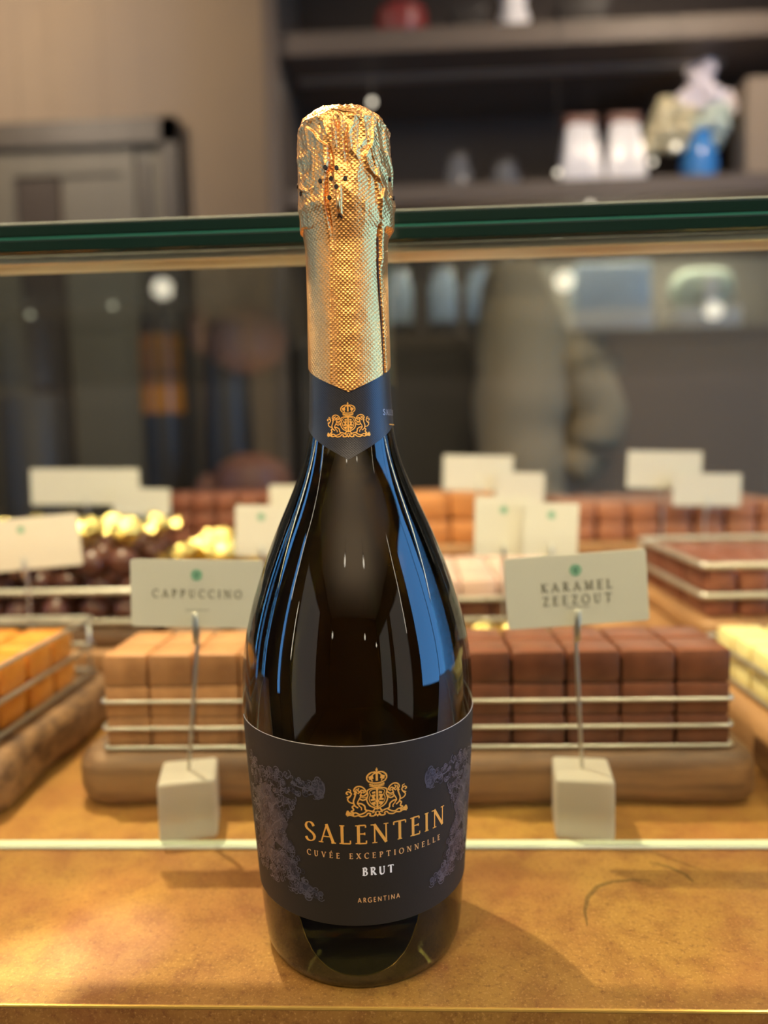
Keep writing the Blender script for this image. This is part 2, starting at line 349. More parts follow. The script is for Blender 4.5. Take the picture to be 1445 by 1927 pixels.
shp('cupboard_door', (.24, SY0+.005, ZF+.1), (.40, SY0+.02, .47), M['cupboard'])
shp('cupboard_door', (.41, SY0, ZF+.1), (1.02, SY0+.02, .47), M['cupboard'])
shp('cupboard_door', (1.03, SY0, ZF+.1), (1.9, SY0+.02, .47), M['cupboard'])

def lathe_thing(name, loc, prof, m, label, cat, group=None, parts=(), n=28, sx=1, sy=1):
    e = empty(name, loc); tag(e, label, cat, group)
    MB().lathe(prof, n=n, sx=sx, sy=sy).build('body', m, e)
    for pn, pp, pm in parts: MB().lathe(pp, n=n).build(pn, pm, e)
    return e
# two white tapered bags, flower vase, jars on the upper shelf (z .925)
for i, (x, w, lab) in enumerate(((.503, .118, 'white paper gift bag on the upper shelf, nearer the bottle'), (.628, .118, 'white paper gift bag on the upper shelf, beside the blue vase'))):
    e = empty('gift_bag', (x, 2.28, .925)); tag(e, lab, 'bag', 'white paper bags on the upper shelf')
    mb = MB(); rings = [(0, 1.0, .045), (.05, .96, .05), (.12, .80, .04), (.18, .66, .028), (.195, .62, .022)]; vs = []; fs = []
    for z, k, d in rings: vs += [(-w/2*k, -d, z), (-w*.1*k, -d*1.15, z), (w*.12*k, -d*.95, z), (w/2*k, -d, z), (w/2*k, d, z), (-w/2*k, d, z)]
    for r in range(4):
        for k in range(6): fs.append((r*6+k, r*6+(k+1) % 6, r*6+6+(k+1) % 6, r*6+6+k))
    fs += [tuple(range(5, -1, -1)), tuple(24+k for k in range(6))]
    mb.add(vs, fs).build('bag_body', M['porcelain'], e, .5)
    MB().box((-.045, -.026, .188), (.045, .026, .215), .004).build('folded_top', M['brownbowl'], e)
v = lathe_thing('flower_vase', (.845, 2.27, .925), [(.030, 0), (.045, .01), (.052, .06), (.045, .11), (.032, .145), (.036, .155)], M['blue_glass'], 'blue vase holding white and cream flowers on the upper shelf', 'vase')
for nm, mm, pts in (('cream_blossoms', 'petal_cream', [(-.10, 0, .18, .055), (-.13, .01, .13, .045), (-.07, -.02, .14, .05), (-.04, .02, .20, .055), (-.09, 0, .23, .04)]),
                    ('white_blossoms', 'petal_white', [(.0, 0, .30, .055), (.05, 0, .27, .05), (-.03, .01, .26, .05), (.09, 0, .23, .03)]),
                    ('green_blossoms', 'petal_green', [(.04, -.01, .19, .055), (.02, .01, .15, .05)])):
    b = MB()
    for x, y, z, r in pts:
        for k in range(7):
            b.blob((x+random.uniform(-.6, .6)*r, y+random.uniform(-.5, .5)*r, z+random.uniform(-.6, .6)*r), r*.5, 1, .4)
    b.build(nm, M[mm], v, 3.2)
for i, (x, h, r, lab) in enumerate(((.15, .125, .04, 'smoky glass jar on the upper shelf, taller one'), (.29, .10, .045, 'smoky glass jar on the upper shelf, shorter one'))):
    lathe_thing('glass_jar', (x, 2.32, .925), [(r*.9, 0), (r, .01), (r, h*.75), (r*.75, h*.85), (r*.75, h)], M['smoke'], lab, 'jar', 'smoky jars', [('lid', [(r*.8, h), (r*.8, h+.012), (.002, h+.014)], M['charcoal'])])
lathe_thing('red_bowl', (-.01, 2.25, 1.345), [(.03, 0), (.055, .01), (.075, .05), (.07, .09)], M['red'], 'round red lacquer bowl on the top shelf', 'bowl')
lathe_thing('white_jug', (.31, 2.25, 1.345), [(.03, 0), (.042, .01), (.045, .06), (.032, .10), (.038, .12)], M['porcelain'], 'small white jug on the top shelf', 'jug')
for x, w, lab in ((.12, .10, 'black box on the top shelf left of the white jug'), (.45, .14, 'black box on the top shelf right of the white jug')):
    e = empty('storage_box', (x+.06, 2.3, 1.345)); tag(e, lab, 'box', 'black boxes')
    MB().box((-w/2, -.05, 0), (w/2, .05, .09), .003).build('body', M['charcoal'], e); MB().box((-w/2-.003, -.053, .09), (w/2+.003, .053, .11), .002).build('lid', M['charcoal'], e)
# lower shelf (z .510): pale jars and white boxes
for i, x in enumerate((-.035, .095, .205)):
    lathe_thing('pale_jar', (x, 2.24, .510), [(.036, 0), (.04, .008), (.04, .15), (.03, .175), (.03, .19)], M['pale_blue'],
                'pale blue tall jar on the lower shelf, '+['nearest the bottle neck', 'middle of three', 'third from the bottle neck'][i], 'jar', 'pale blue jars', [('foot_band', [(.041, .002), (.0415, .03), (.041, .045)], M['charcoal']), ('lid', [(.033, .19), (.033, .20), (.002, .203)], M['alu'])])
for i, (x0, x1, h) in enumerate(((.475, .70, .20), (.765, .95, .185))):
    e = empty('pastry_box', ((x0+x1)/2, 2.27, .510)); w = (x1-x0)/2
    tag(e, 'white cardboard pastry box on the lower shelf, '+('wider one' if i == 0 else 'with rounded top, towards the wall'), 'box', 'white boxes on the lower shelf')
    MB().box((-w, -.07, 0), (w, .07, .065), .004).build('box_base', M['porcelain'], e)
    MB().box((-w*.97, -.06, .066), (w*.97, .06, h), .012 if i == 0 else .05, 3).build('box_lid', M['pale_blue'] if i == 0 else M['petal_green'], e)
    if i: MB().box((-.02, -.075, .03), (.02, -.07, .15), .002).build('paper_band', M['porcelain'], e)
# jacket shape built in place of a person's reflection in the pane
jk = empty('hanging_jacket', at_y(1050, 650, 1.9)); tag(jk, 'beige knitted jacket hanging behind the case, one sleeve bent outward', 'jacket')
def px(a, b, Y=1.9): return at_y(a, b, Y)-jk.location
def sleeve(path, rad):
    mb = MB(); P = []; R_ = []
    for i in range(len(path)-1):
        for k in range(5):
            t = k/5; P.append(Vector(path[i]).lerp(Vector(path[i+1]), t)); R_.append((rad[i]*(1-t)+rad[i+1]*t)*(1+.035*math.sin((i*5+k)*1.1)))
    P.append(Vector(path[-1])); R_.append(rad[-1]); return mb.tube(P, R_, 16)
sleeve([px(960, 500), px(975, 600), px(985, 700), px(975, 800), px(985, 900), px(990, 960)], [.06, .11, .12, .115, .105, .10]).build('jacket_body', M['cloth'], jk, 3.2)
sleeve([px(1020, 640), px(1085, 700), px(1125, 780), px(1105, 850), px(1070, 890)], [.055, .075, .075, .065, .05]).build('sleeve', M['cloth'], jk, 3.2)
MB().tube([px(960, 490), px(960, 470), (px(960, 470).x, .25, px(960, 470).z)], .004).build('hook', M['alu'], jk)
# things on the low counter behind the left part of the case
bc = empty('back_counter', (-.9, 1.95, ZF)); tag(bc, 'dark low back counter standing before the partition wall', 'counter')
MB().box((-.85, -.2, 0), (.47, .17, 1.05), .004).build('cabinet', M['shelf_in'], bc, None)
MB().box((-.87, -.22, 1.05), (.485, .19, 1.085), .004).build('counter_top', M['frame_dark'], bc, None)
for i, (pxx, r, h, lab) in enumerate(((475, .10, .12, 'round red-brown clay bowl on the back counter, larger'), (392, .034, .08, 'round red-brown clay bowl on the back counter, nearer the door'))):  # rounded shapes put in for a reddish reflection in the pane
    q = at_y(pxx, 900, 1.85); lathe_thing('clay_bowl', (q.x, 1.85, .035), [(r*.5, 0), (r*.9, h*.3), (r, h*.6), (r*.85, h), (r*.3, h*1.25)], M['brownbowl'], lab, 'bowl', 'clay bowls')
q = at_y(305, 700, 1.95); lathe_thing('tall_bottle', (q.x, 1.95, .035), [(.05, 0), (.055, .02), (.055, .46), (.05, .52), (.02, .57), (.02, .64)], M['charcoal'], 'tall dark bottle with amber label on the back counter before the framed door', 'bottle', None, [('amber_label', [(.0555, .26), (.0562, .27), (.0562, .45), (.0555, .46)], M['amber'])])
lathe_thing('dark_canister', (at_y(60, 700, 1.95).x, 1.95, .035), [(.09, 0), (.09, .3), (.08, .32)], M['frame_dark'], 'dark brown canister at the left end of the back counter', 'canister')
lathe_thing('tall_dark_vase', (-.500, 2.00, .035), [(.05, 0), (.07, .1), (.06, .4), (.045, .5)], M['charcoal'], 'tall charcoal vase on the back counter hidden partly by the bottle', 'vase')
# small bulbs added to give the blurred discs of lamp reflections
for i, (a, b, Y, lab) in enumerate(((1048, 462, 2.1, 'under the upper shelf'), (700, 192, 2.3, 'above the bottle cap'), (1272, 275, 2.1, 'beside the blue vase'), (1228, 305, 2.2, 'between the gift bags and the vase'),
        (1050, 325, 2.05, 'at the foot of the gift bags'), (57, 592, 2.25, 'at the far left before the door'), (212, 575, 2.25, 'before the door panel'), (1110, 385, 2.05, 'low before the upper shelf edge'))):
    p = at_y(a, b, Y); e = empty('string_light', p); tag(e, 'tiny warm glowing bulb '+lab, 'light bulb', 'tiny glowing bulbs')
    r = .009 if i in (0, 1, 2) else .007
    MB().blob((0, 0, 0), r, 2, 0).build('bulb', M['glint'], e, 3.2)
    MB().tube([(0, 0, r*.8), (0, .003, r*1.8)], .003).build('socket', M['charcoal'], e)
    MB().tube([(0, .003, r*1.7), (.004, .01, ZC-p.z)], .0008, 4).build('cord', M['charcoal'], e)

# ------------------------------------------------------------------ the display case
case = empty('display_case', (0, .6, ZF)); tag(case, 'long glass display case with brass coloured ledge, bottle standing on its front ledge', 'display case')
def cp(mb, name, m, smooth=None, parent=None):
    o = mb.build(name, m, parent or case, smooth)
    if not parent: o.matrix_parent_inverse = Matrix.Translation((0, -.6, -ZF))
    return o
cp(MB().box((-.78, .245, ZF), (.78, 1.05, -.062)), 'base_cabinet', M['shelf_in'])
led = cp(MB().box((-.80, .2398, -.06), (.80, 1.06, 0), .0009, 2), 'brass_top', M['ledge'])
cp(MB().tube([(-.80, .2402, -.0006), (.80, .2402, -.0006)], .0007, 8), 'edge_bead', M['ledge_edge'], .7)
cp(MB().box((-.79, GY-.001, .0002), (.79, GY+.0055, .0017), .0004, 1), 'glass_channel', M['rim_light'])  # green-white colour carries the lit look of the pane's foot
cp(MB().box((-.78, GY, .0018), (.78, GY+.0012, .2854)), 'front_pane', M['pane'])
ZT = .2855
for i, (za, zb) in enumerate(((ZT, ZT+.0062), (ZT+.0068, ZT+.0128))):
    # sheet faces (clear) and the polished green front edge
    cp(MB().add([(-.79, GY+.006, zb), (.79, GY+.006, zb), (.79, 1.04, zb), (-.79, 1.04, zb)], [(0, 1, 2, 3)]) if i else
       MB().add([(-.79, GY+.006, za), (.79, GY+.006, za), (.79, 1.04, za), (-.79, 1.04, za)], [(3, 2, 1, 0)]), 'top_sheet', M['top_pane'])
    cp(MB().box((-.79, GY-.002, za), (.79, GY+.006, zb), .0009, 2), 'top_edge', M['pane_edge'])
cp(MB().box((-.79, GY-.0015, ZT+.0062), (.79, GY+.005, ZT+.0068)), 'interlayer', M['interlayer'])
cp(MB().tube([(-.79, GY-.0018, ZT+.0131), (.79, GY-.0018, ZT+.0129)], .0003, 6), 'polished_rim', M['rim_light'], .7)  # pale bead put in as the highlight along the top edge
cp(MB().box((-.78, GY+.004, .2815), (.78, GY+.022, .2850), .0006, 1), 'light_rail', M['alu'])
for sx in (-1, 1): cp(MB().box((sx*.785-.003, GY+.01, .001), (sx*.785+.003, 1.04, ZT-.001)), 'end_pane', M['pane'])
for x in (-.77, .77): cp(MB().box((x-.008, 1.02, 0), (x+.008, 1.036, ZT)), 'corner_post', M['alu'])

st = mat('ring_stain', lin(96, 82, 40), .5); st.node_tree.nodes['Principled BSDF'].inputs['Alpha'].default_value = .38
for arc_ in ([(1105, 1742), (1100, 1715), (1106, 1688), (1124, 1668), (1152, 1659), (1190, 1656), (1224, 1657)], [(1222, 1622), (1260, 1632), (1290, 1646), (1305, 1660)]):
    q = [at_z(a, b, .0001) for a, b in arc_]; vs = []
    for k, p in enumerate(q):
        t = (q[min(k+1, len(q)-1)]-q[max(k-1, 0)]).normalized(); nn = Vector((-t.y, t.x, 0)); w_ = .0011*math.sin(PI*(k+.6)/(len(q)+.2)); vs += [p+nn*w_, p-nn*w_]
    cp(MB().add([(v.x, v.y, .00012) for v in vs], [(i*2, i*2+1, i*2+3, i*2+2) for i in range(len(q)-1)]), 'ring_stain', st)

def plinth(name, a, b, lab):
    e = empty(name, ((a[0]+b[0])/2, (a[1]+b[1])/2, 0)); tag(e, lab, 'riser', 'wooden risers in the case')
    MB().box((a[0]-e.location.x, a[1]-e.location.y, .0003), (b[0]-e.location.x, b[1]-e.location.y, b[2]), .002).build('riser_body', M['wood_pale'], e, None)
plinth('display_riser', (-.74, .545, 0), (.74, .735, .042), 'low wooden riser behind the two front boards')
plinth('display_riser', (-.74, .74, 0), (.74, 1.0, .078), 'higher wooden riser at the rear of the case')

# wooden boards
def board(x0, x1, y0, y1, z0, h, lab, m='wood', bev=None, rz=0):
    e = empty('wooden_board', ((x0+x1)/2, (y0+y1)/2, z0), rz); tag(e, lab, 'board', 'wooden serving boards')
    a, b = (x1-x0)/2, (y1-y0)/2; bm = bmesh.new(); bmesh.ops.create_cube(bm, size=1, matrix=Matrix.Translation((0, 0, h/2)) @ Matrix.Diagonal((2*a, 2*b, h, 1)))
    ve = [q for q in bm.edges if abs(q.verts[0].co.z-q.verts[1].co.z) > h*.5]
    bmesh.ops.bevel(bm, geom=ve, offset=bev or .014, segments=5, profile=.5, affect='EDGES')
    bmesh.ops.bevel(bm, geom=[q for q in bm.edges if abs(q.verts[0].co.z-q.verts[1].co.z) < 1e-5], offset=min(h*.36, .010), segments=4, profile=.5, affect='EDGES')
    bmesh.ops.subdivide_edges(bm, edges=[q for q in bm.edges if q.calc_length() > .05], cuts=10)
    for v in bm.verts:
        v.co.x += .0012*math.sin(v.co.y*70+v.co.z*40); v.co.y += .0018*math.sin(v.co.x*34+1+x0*30)+.0006*math.sin(v.co.x*110)
    MB().bm(bm).build('board_body', M[m], e, .8); return e
board(-.190, -.040, .380, .500, 0, .030, 'dark wooden board with rounded edge under the cappuccino blocks', bev=.022)
board(.004, .182, .380, .500, 0, .030, 'dark wooden board under the dark karamel blocks', bev=.02)
board(-.40, -.222, .362, .535, 0, .032, 'dark wooden board under the golden caramels at the left', bev=.02)
board(.196, .36, .350, .538, 0, .032, 'wooden board under the cream pieces at the right', 'wood_pale', bev=.016)
board(.212, .40, .552, .728, .042, .016, 'thin wooden board under the red-brown bars at the right', 'wood_pale')
board(-.40, -.21, .556, .725, .042, .014, 'thin wooden board under the dark truffles at the left', 'wood')
board(-.03, .13, .556, .728, .042, .014, 'thin wooden board behind the karamel card', 'wood_pale')
board(-.20, -.06, .556, .725, .042, .014, 'thin wooden board under the gold wrapped sweets', 'wood')
board(-.02, .09, .76, .93, .078, .012, 'thin board under the orange fudge at the rear', 'wood_pale')
board(.15, .40, .76, .95, .078, .012, 'thin board under the tan slices at the rear right', 'wood_pale')
board(-.30, -.14, .76, .93, .078, .012, 'thin board under the reddish bars at the rear left', 'wood')

# wire racks round the stacks
def rack(x0, x1, y0, y1, z0, levels, lab, r=.0011, m='steel'):
    e = empty('wire_rack', ((x0+x1)/2, (y0+y1)/2, z0)); tag(e, lab, 'wire rack', 'wire racks holding the sweets')
    a, b = (x1-x0)/2, (y1-y0)/2; c = .004
    for z in levels:
        pts = []
        for (cx, cy, a0) in ((a-c, -b+c, -90), (a-c, b-c, 0), (-a+c, b-c, 90), (-a+c, -b+c, 180)):
            pts += [(cx+c*math.cos(math.radians(a0+t)), cy+c*math.sin(math.radians(a0+t)), z) for t in (0, 30, 60, 90)]
        MB().tube(pts, r, 8, True).build('rail', M[m], e, 3.2)
    for sx, sy in ((-1, 1), (1, 1)): MB().tube([(sx*(a-.001), sy*(b-.006), r), (sx*(a-.001), sy*(b-.006), max(levels))], r*.8, 6).build('wire_post', M[m], e, 3.2)
    return e
rack(-.1745, -.047, .3885, .450, .030, [.0016, .0125, .0275], 'thin wire rack round the cappuccino blocks')
rack(.0195, .1670, .3875, .450, .030, [.0016, .0125, .0270], 'thin wire rack round the dark karamel blocks')
rack(-.385, -.2375, .374, .525, .032, [.003, .022, .042], 'wire rack round the golden caramels at the left', .0015)
rack(.2165, .385, .560, .722, .058, [.018, .041], 'wide wire rack round the red-brown bars', .0026, 'alu')
rack(-.39, -.216, .562, .720, .056, [.006, .030], 'wide wire rack round the dark truffles', .0026, 'alu')
rack(.002, .126, .562, .70, .056, [.004, .020], 'wire rack behind the karamel card', .0018)
rack(.206, .35, .358, .53, .032, [.004, .022], 'wire rack round the cream pieces at the right', .0015)

# blocks of sweets: one shared mesh per kind, every block an object
def block_mesh(name, d, m, bev=.0016): return MB().box((-d[0]/2, -d[1]/2, 0), (d[0]/2, d[1]/2, d[2]), bev, 2).mesh(name, m, .7)
def stack(name, me, d, x0, y0, z0, nx, ny, nz, words_, cat, group, gap=.0008, jit=.0006):
    for k in range(nz):
        tier = {1: [''], 2: ['bottom layer, ', 'top layer, '], 3: ['bottom layer, ', 'middle layer, ', 'top layer, ']}[nz][k]
        for j in range(ny):
            row = 'front row' if j == 0 else ('back row' if j == ny-1 else '%s row' % ORD[j])
            for i in range(nx):
                o = link(name, me); o.location = (x0+d[0]/2+i*(d[0]+gap)+random.uniform(-1, 1)*jit*.4, y0+d[1]/2+j*(d[1]+gap)+random.uniform(-1, 1)*jit*.4, z0+k*d[2]+.0002)
                o.rotation_euler.z = random.uniform(-1, 1)*.008
                pos = ORD[i]+' from left'
                tag(o, '%s, %s%s, %s' % (words_, tier, row, pos), cat, group)
bm_c = block_mesh('cappuccino_block', (.0243, .0258, .0176), M['cappu'])
stack('cappuccino_block', bm_c, (.0243, .0258, .0176), -.1730, .391, .030, 5, 2, 3, 'light brown cappuccino fudge block', 'fudge', 'cappuccino fudge blocks')
bm_d = block_mesh('karamel_block', (.0282, .0262, .0176), M['dark'], .0022)
stack('karamel_block', bm_d, (.0282, .0262, .0176), .0215, .390, .030, 5, 2, 3, 'dark karamel chocolate block', 'chocolate', 'dark karamel blocks', gap=.0009)
bm_k = block_mesh('caramel_piece', (.034, .030, .020), M['caramel'], .005)
stack('caramel_piece', bm_k, (.034, .030, .020), -.383, .377, .032, 4, 4, 2, 'golden caramel piece', 'caramel', 'golden caramels at the left', gap=.002, jit=.002)
bm_w = block_mesh('cream_piece', (.030, .024, .016), M['cream'], .003)
stack('cream_piece', bm_w, (.030, .024, .016), .210, .362, .032, 4, 6, 2, 'cream white chocolate piece', 'chocolate', 'cream pieces at the right', gap=.0025, jit=.002)
bm_r = block_mesh('chocolate_bar', (.0225, .050, .019), M['milk'], .003)
stack('chocolate_bar', bm_r, (.0225, .050, .019), .221, .565, .058, 6, 3, 2, 'red-brown chocolate bar', 'chocolate bar', 'red-brown bars at the right', gap=.0022)
bm_m = block_mesh('filled_chocolate', (.026, .028, .018), M['truffle'], .003); bm_m2 = block_mesh('pink_slice', (.028, .030, .016), mat('pink_slice', lin(206, 172, 158), .5), .003)
stack('filled_chocolate', bm_m, (.026, .028, .018), .005, .566, .056, 4, 4, 1, 'dark filled chocolate behind the karamel card', 'chocolate', 'dark filled chocolates')
stack('pink_slice', bm_m2, (.028, .030, .016), .006, .567, .0742, 4, 4, 1, 'pale pink slice on dark chocolates', 'sweet', 'pale pink slices')
bm_o = block_mesh('orange_slice', (.050, .036, .026), M['orange'], .005)
stack('orange_slice', bm_o, (.046, .036, .026), -.012, .775, .090, 2, 3, 2, 'thick orange fudge slice', 'fudge', 'orange fudge slices', gap=.005)
bm_t = block_mesh('tan_slice', (.030, .045, .020), mat('tan_slice', lin(176, 114, 84), .5), .004)
stack('tan_slice', bm_t, (.030, .045, .020), .158, .775, .090, 7, 3, 2, 'tan chocolate slice', 'chocolate', 'tan slices at the rear right', gap=.003)
stack('reddish_bar', bm_r, (.0225, .050, .019), -.285, .775, .090, 6, 2, 3, 'reddish chocolate bar at the rear left', 'chocolate bar', 'reddish bars at the rear left', gap=.0022)
# dark truffles and gold wrapped sweets
tr = MB().blob((0, 0, .0115), .0125, 2, .12, (1, 1, .92)).mesh('truffle', M['truffle'], 3.2)
c = 0
for k in range(3):
    for j in range(5):
        for i in range(6):
            if k == 2 and (i+j) % 3 == 0: continue
            o = link('cocoa_truffle', tr); o.location = (-.372+i*.0275+(k % 2)*.006+random.uniform(-.001, .001), .580+j*.0285+(k % 2)*.005, .0565+k*.0195); o.rotation_euler = (random.uniform(-.3, .3), random.uniform(-.3, .3), random.random()*6)
            tag(o, 'dark cocoa truffle, %s layer, %s row, %s from left' % (['bottom', 'middle', 'top'][k], ORD[j], ORD[i]), 'truffle', 'dark cocoa truffles')
wr = MB().blob((0, 0, .012), .0125, 2, .22, (1, 1, .9))
for s in (-1, 1): wr.add([(s*.010, 0, .012), (s*.021, -.008, .017), (s*.023, 0, .011), (s*.021, .007, .007)], [(0, 1, 2), (0, 2, 3)])
wr = wr.mesh('gold_sweet', M['gold_wrap'], .5)
spots = [(-.352+i*.036+random.uniform(-.006, .006), .60+j*.034+random.uniform(-.005, .005), .1165) for j in range(3) for i in range(4)]
for n_, p in enumerate(spots):
    o = link('gold_wrapped_sweet', wr); o.location = p; o.rotation_euler = (0, 0, random.random()*6)
    tag(o, 'gold foil wrapped sweet on the truffles, %s row, %s from left' % (ORD[n_//4], ORD[n_ % 4]), 'sweet', 'gold sweets on the truffles')
for k in range(3):
    for j in range(5):
        for i in range(5):
            o = link('gold_wrapped_sweet', wr); o.location = (-.186+i*.0285+random.uniform(-.003, .003)+(k % 2)*.008, .585+j*.030+random.uniform(-.003, .003), .0565+k*.021); o.rotation_euler = (random.uniform(-.2, .2), random.uniform(-.2, .2), random.random()*6)
            tag(o, 'gold foil sweet in the golden heap, %s layer, %s row, %s from left' % (['bottom', 'middle', 'top'][k], ORD[j], ORD[i]), 'sweet', 'gold sweets in the heap')
for i, (x, y) in enumerate(((.046, .518), (.072, .520), (.046, .518), (.020, .520), (.046, .518), (.066, .518), (.066, .518))):
    o = link('gold_wrapped_sweet', wr); o.location = (x, y, (.0005, .0005, .0235, .0005, .0465, .0235, .0465)[i]); o.rotation_euler = (0, 0, i*1.3); tag(o, 'gold foil wrapped sweet behind the dark karamel blocks, '+['lowest of the left pile', 'at the right', 'middle of the left pile', 'furthest left', 'top of the left pile', 'middle of the right pile', 'top of the right pile'][i], 'sweet', 'gold sweets behind the karamel blocks')

# ------------------------------------------------------------------ stroke lettering
def arc(cx, cy, rx, ry, a0, a1, n=14): return [(cx+rx*math.cos(math.radians(a0+(a1-a0)*i/n)), cy+ry*math.sin(math.radians(a0+(a1-a0)*i/n))) for i in range(n+1)]
def smooth(P, n=6):
    P = [Vector(p).to_2d() for p in P]; Q = [P[0]*2-P[1]]+P+[P[-1]*2-P[-2]]; out = []
    for i in range(1, len(Q)-2):
        for k in range(n):
            t = k/n; a, b, c, d = Q[i-1], Q[i], Q[i+1], Q[i+2]
            out.append(.5*((2*b)+(c-a)*t+(2*a-5*b+4*c-d)*t*t+(3*b-a-3*c+d)*t**3))
    out.append(P[-1]); return [(p[0], p[1]) for p in out]
_S = smooth([(.47, .80), (.40, .93), (.27, 1.0), (.12, .95), (.05, .80), (.10, .65), (.26, .53), (.42, .41), (.50, .25), (.44, .08), (.28, 0), (.12, .04), (.03, .19)])
G = {  # glyph: (width, strokes [(points, width factor or None)], serifs [(x, y)], vertical ticks [(x, y, dy)])
 'S': (.54, [(_S, None)], [], [(.47, .80, .12), (.03, .19, -.12)]),
 'A': (.76, [([(.06, 0), (.38, 1)], .5), ([(.36, 1), (.70, 0)], 1), ([(.17, .34), (.58, .34)], .42)], [(.06, 0), (.70, 0)], []),
 'L': (.56, [([(.14, 0), (.14, 1)], 1), ([(.14, .02), (.54, .02)], .5)], [(.14, 1), (.12, 0)], [(.54, .02, .17)]),
 'E': (.56, [([(.14, 0), (.14, 1)], 1), ([(.14, .02), (.52, .02)], .5), ([(.14, .53), (.44, .53)], .45), ([(.14, .98), (.49, .98)], .5)], [(.11, 1), (.11, 0)], [(.52, .02, .15), (.49, .98, -.13), (.44, .46, .14)]),
 'N': (.82, [([(.13, 0), (.13, .98)], .5), ([(.11, 1), (.70, 0)], 1), ([(.70, 0), (.70, 1)], .5)], [(.13, 0), (.70, 1), (.06, 1)], []),
 'T': (.68, [([(.34, 0), (.34, 1)], 1), ([(.03, .98), (.65, .98)], .5)], [(.34, 0)], [(.03, .98, -.15), (.65, .98, -.15)]),
 'I': (.30, [([(.15, 0), (.15, 1)], 1)], [(.15, 0), (.15, 1)], []),
 'C': (.70, [(arc(.42, .5, .38, .5, 48, 312), None)], [], [(.67, .87, -.12)]),
 'U': (.76, [([(.15, 1), (.15, .32)]+arc(.38, .32, .23, .32, 180, 270, 6), 1), (arc(.38, .32, .23, .32, 270, 360, 6)+[(.61, 1)], .55)], [(.15, 1), (.61, 1)], []),
 'V': (.74, [([(.06, 1), (.37, 0)], 1), ([(.36, 0), (.67, 1)], .5)], [(.06, 1), (.67, 1)], []),
 'X': (.72, [([(.08, 1), (.64, 0)], 1), ([(.08, 0), (.62, 1)], .5)], [(.08, 1), (.64, 0), (.08, 0), (.62, 1)], []),
 'P': (.58, [([(.15, 0), (.15, 1)], 1), ([(.15, .98)]+arc(.28, .74, .25, .25, 80, -80, 8)+[(.15, .49)], None)], [(.15, 0), (.11, 1)], []),
 'O': (.82, [(arc(.41, .5, .37, .5, 0, 360, 24), None)], [], []),
 'B': (.60, [([(.15, 0), (.15, 1)], 1), ([(.15, .98)]+arc(.26, .76, .21, .23, 80, -80, 8)+[(.15, .53)], None), ([(.2, .53)]+arc(.28, .27, .25, .26, 80, -80, 8)+[(.15, .01)], None)], [(.11, 0), (.11, 1)], []),
 'R': (.68, [([(.15, 0), (.15, 1)], 1), ([(.15, .98)]+arc(.27, .75, .23, .24, 80, -80, 8)+[(.15, .51)], None), ([(.30, .51), (.62, 0)], 1)], [(.15, 0), (.11, 1), (.63, 0)], []),
 'G': (.78, [(arc(.42, .5, .38, .5, 48, 325), None), ([(.72, .10), (.72, .44)], .9), ([(.46, .44), (.74, .44)], .6)], [(.70, .42)], []),
 'K': (.70, [([(.15, 0), (.15, 1)], 1), ([(.17, .45), (.58, 1)], .5), ([(.27, .57), (.62, 0)], 1)], [(.15, 0), (.15, 1), (.62, 0), (.58, 1)], []),
 'M': (.92, [([(.12, 0), (.15, 1)], .5), ([(.15, 1), (.46, .04)], 1), ([(.46, .04), (.76, 1)], .5), ([(.76, 1), (.80, 0)], 1)], [(.12, 0), (.80, 0), (.12, 1), (.79, 1)], []),
 'Z': (.62, [([(.06, .98), (.55, .98)], .5), ([(.54, 1), (.07, 0)], 1), ([(.07, .02), (.56, .02)], .5)], [], [(.06, .98, -.15), (.56, .02, .15)]),
 ' ': (.42, [], [], []),
}
def stroke(pts, wf, T, t, out):
    """quads of a pen stroke; width by direction when wf is None"""
    P = [Vector((p[0], p[1])) for p in pts]; ws = []
    closed = (P[0]-P[-1]).length < 1e-6
    nrm = []
    for i in range(len(P)):
        a = P[i-1] if i else (P[-2] if closed else P[0]); b = P[i+1] if i < len(P)-1 else (P[1] if closed else P[-1]); d = (b-a)
        d = d.normalized() if d.length else Vector((1, 0))
        nrm.append(Vector((-d.y, d.x)))
        w = t+(T-t)*abs(math.sin(math.atan2(d.y, d.x)-math.radians(18)))**1.5 if wf is None else max(t*.9, T*wf)
        ws.append(w/2)
    for i in range(len(P)-1):
        out.append([P[i]+nrm[i]*ws[i], P[i]-nrm[i]*ws[i], P[i+1]-nrm[i+1]*ws[i+1], P[i+1]+nrm[i+1]*ws[i+1]])
def lettering(s, cap, width, T=.13, t=.045, serif=True, ser=.085, min_t=None):
    """polygons of a word, centred, in the unit of cap; tracked out to width"""
    glyphs = []; adv = 0
    ws = [G['E' if ch == 'É' else ch][0] for ch in s]
    track = (width/cap-sum(ws))/max(1, len(s)-1); polys = []
    x = 0
    for ch, w in zip(s, ws):
        g = G['E' if ch == 'É' else ch]; loc = []
        for pts, wf in g[1]: stroke(pts, wf if serif else 1, T, t if serif else T, loc)
        if serif:
            for sx, sy in g[2]:
                h = t*1.0; yy = sy-(h if sy > .9 else 0) if sy > .5 else sy
                loc.append([Vector((sx-ser-T*.25, yy)), Vector((sx+ser+T*.25, yy)), Vector((sx+ser+T*.25, yy+h)), Vector((sx-ser-T*.25, yy+h))])
            for sx, sy, dy in g[3]: loc.append([Vector((sx-t*.6, sy)), Vector((sx+t*.6, sy)), Vector((sx+t*.6, sy+dy)), Vector((sx-t*.6, sy+dy))])
        if ch == 'É': stroke([(.24, 1.12), (.40, 1.30)], .8, T, t, loc)
        polys += [[Vector(((p.x+x)*cap, p.y*cap)) for p in q] for q in loc]; x += w+track
    tot = (x-track)*cap
    return [[Vector((p.x-tot/2, p.y)) for p in q] for q in polys]
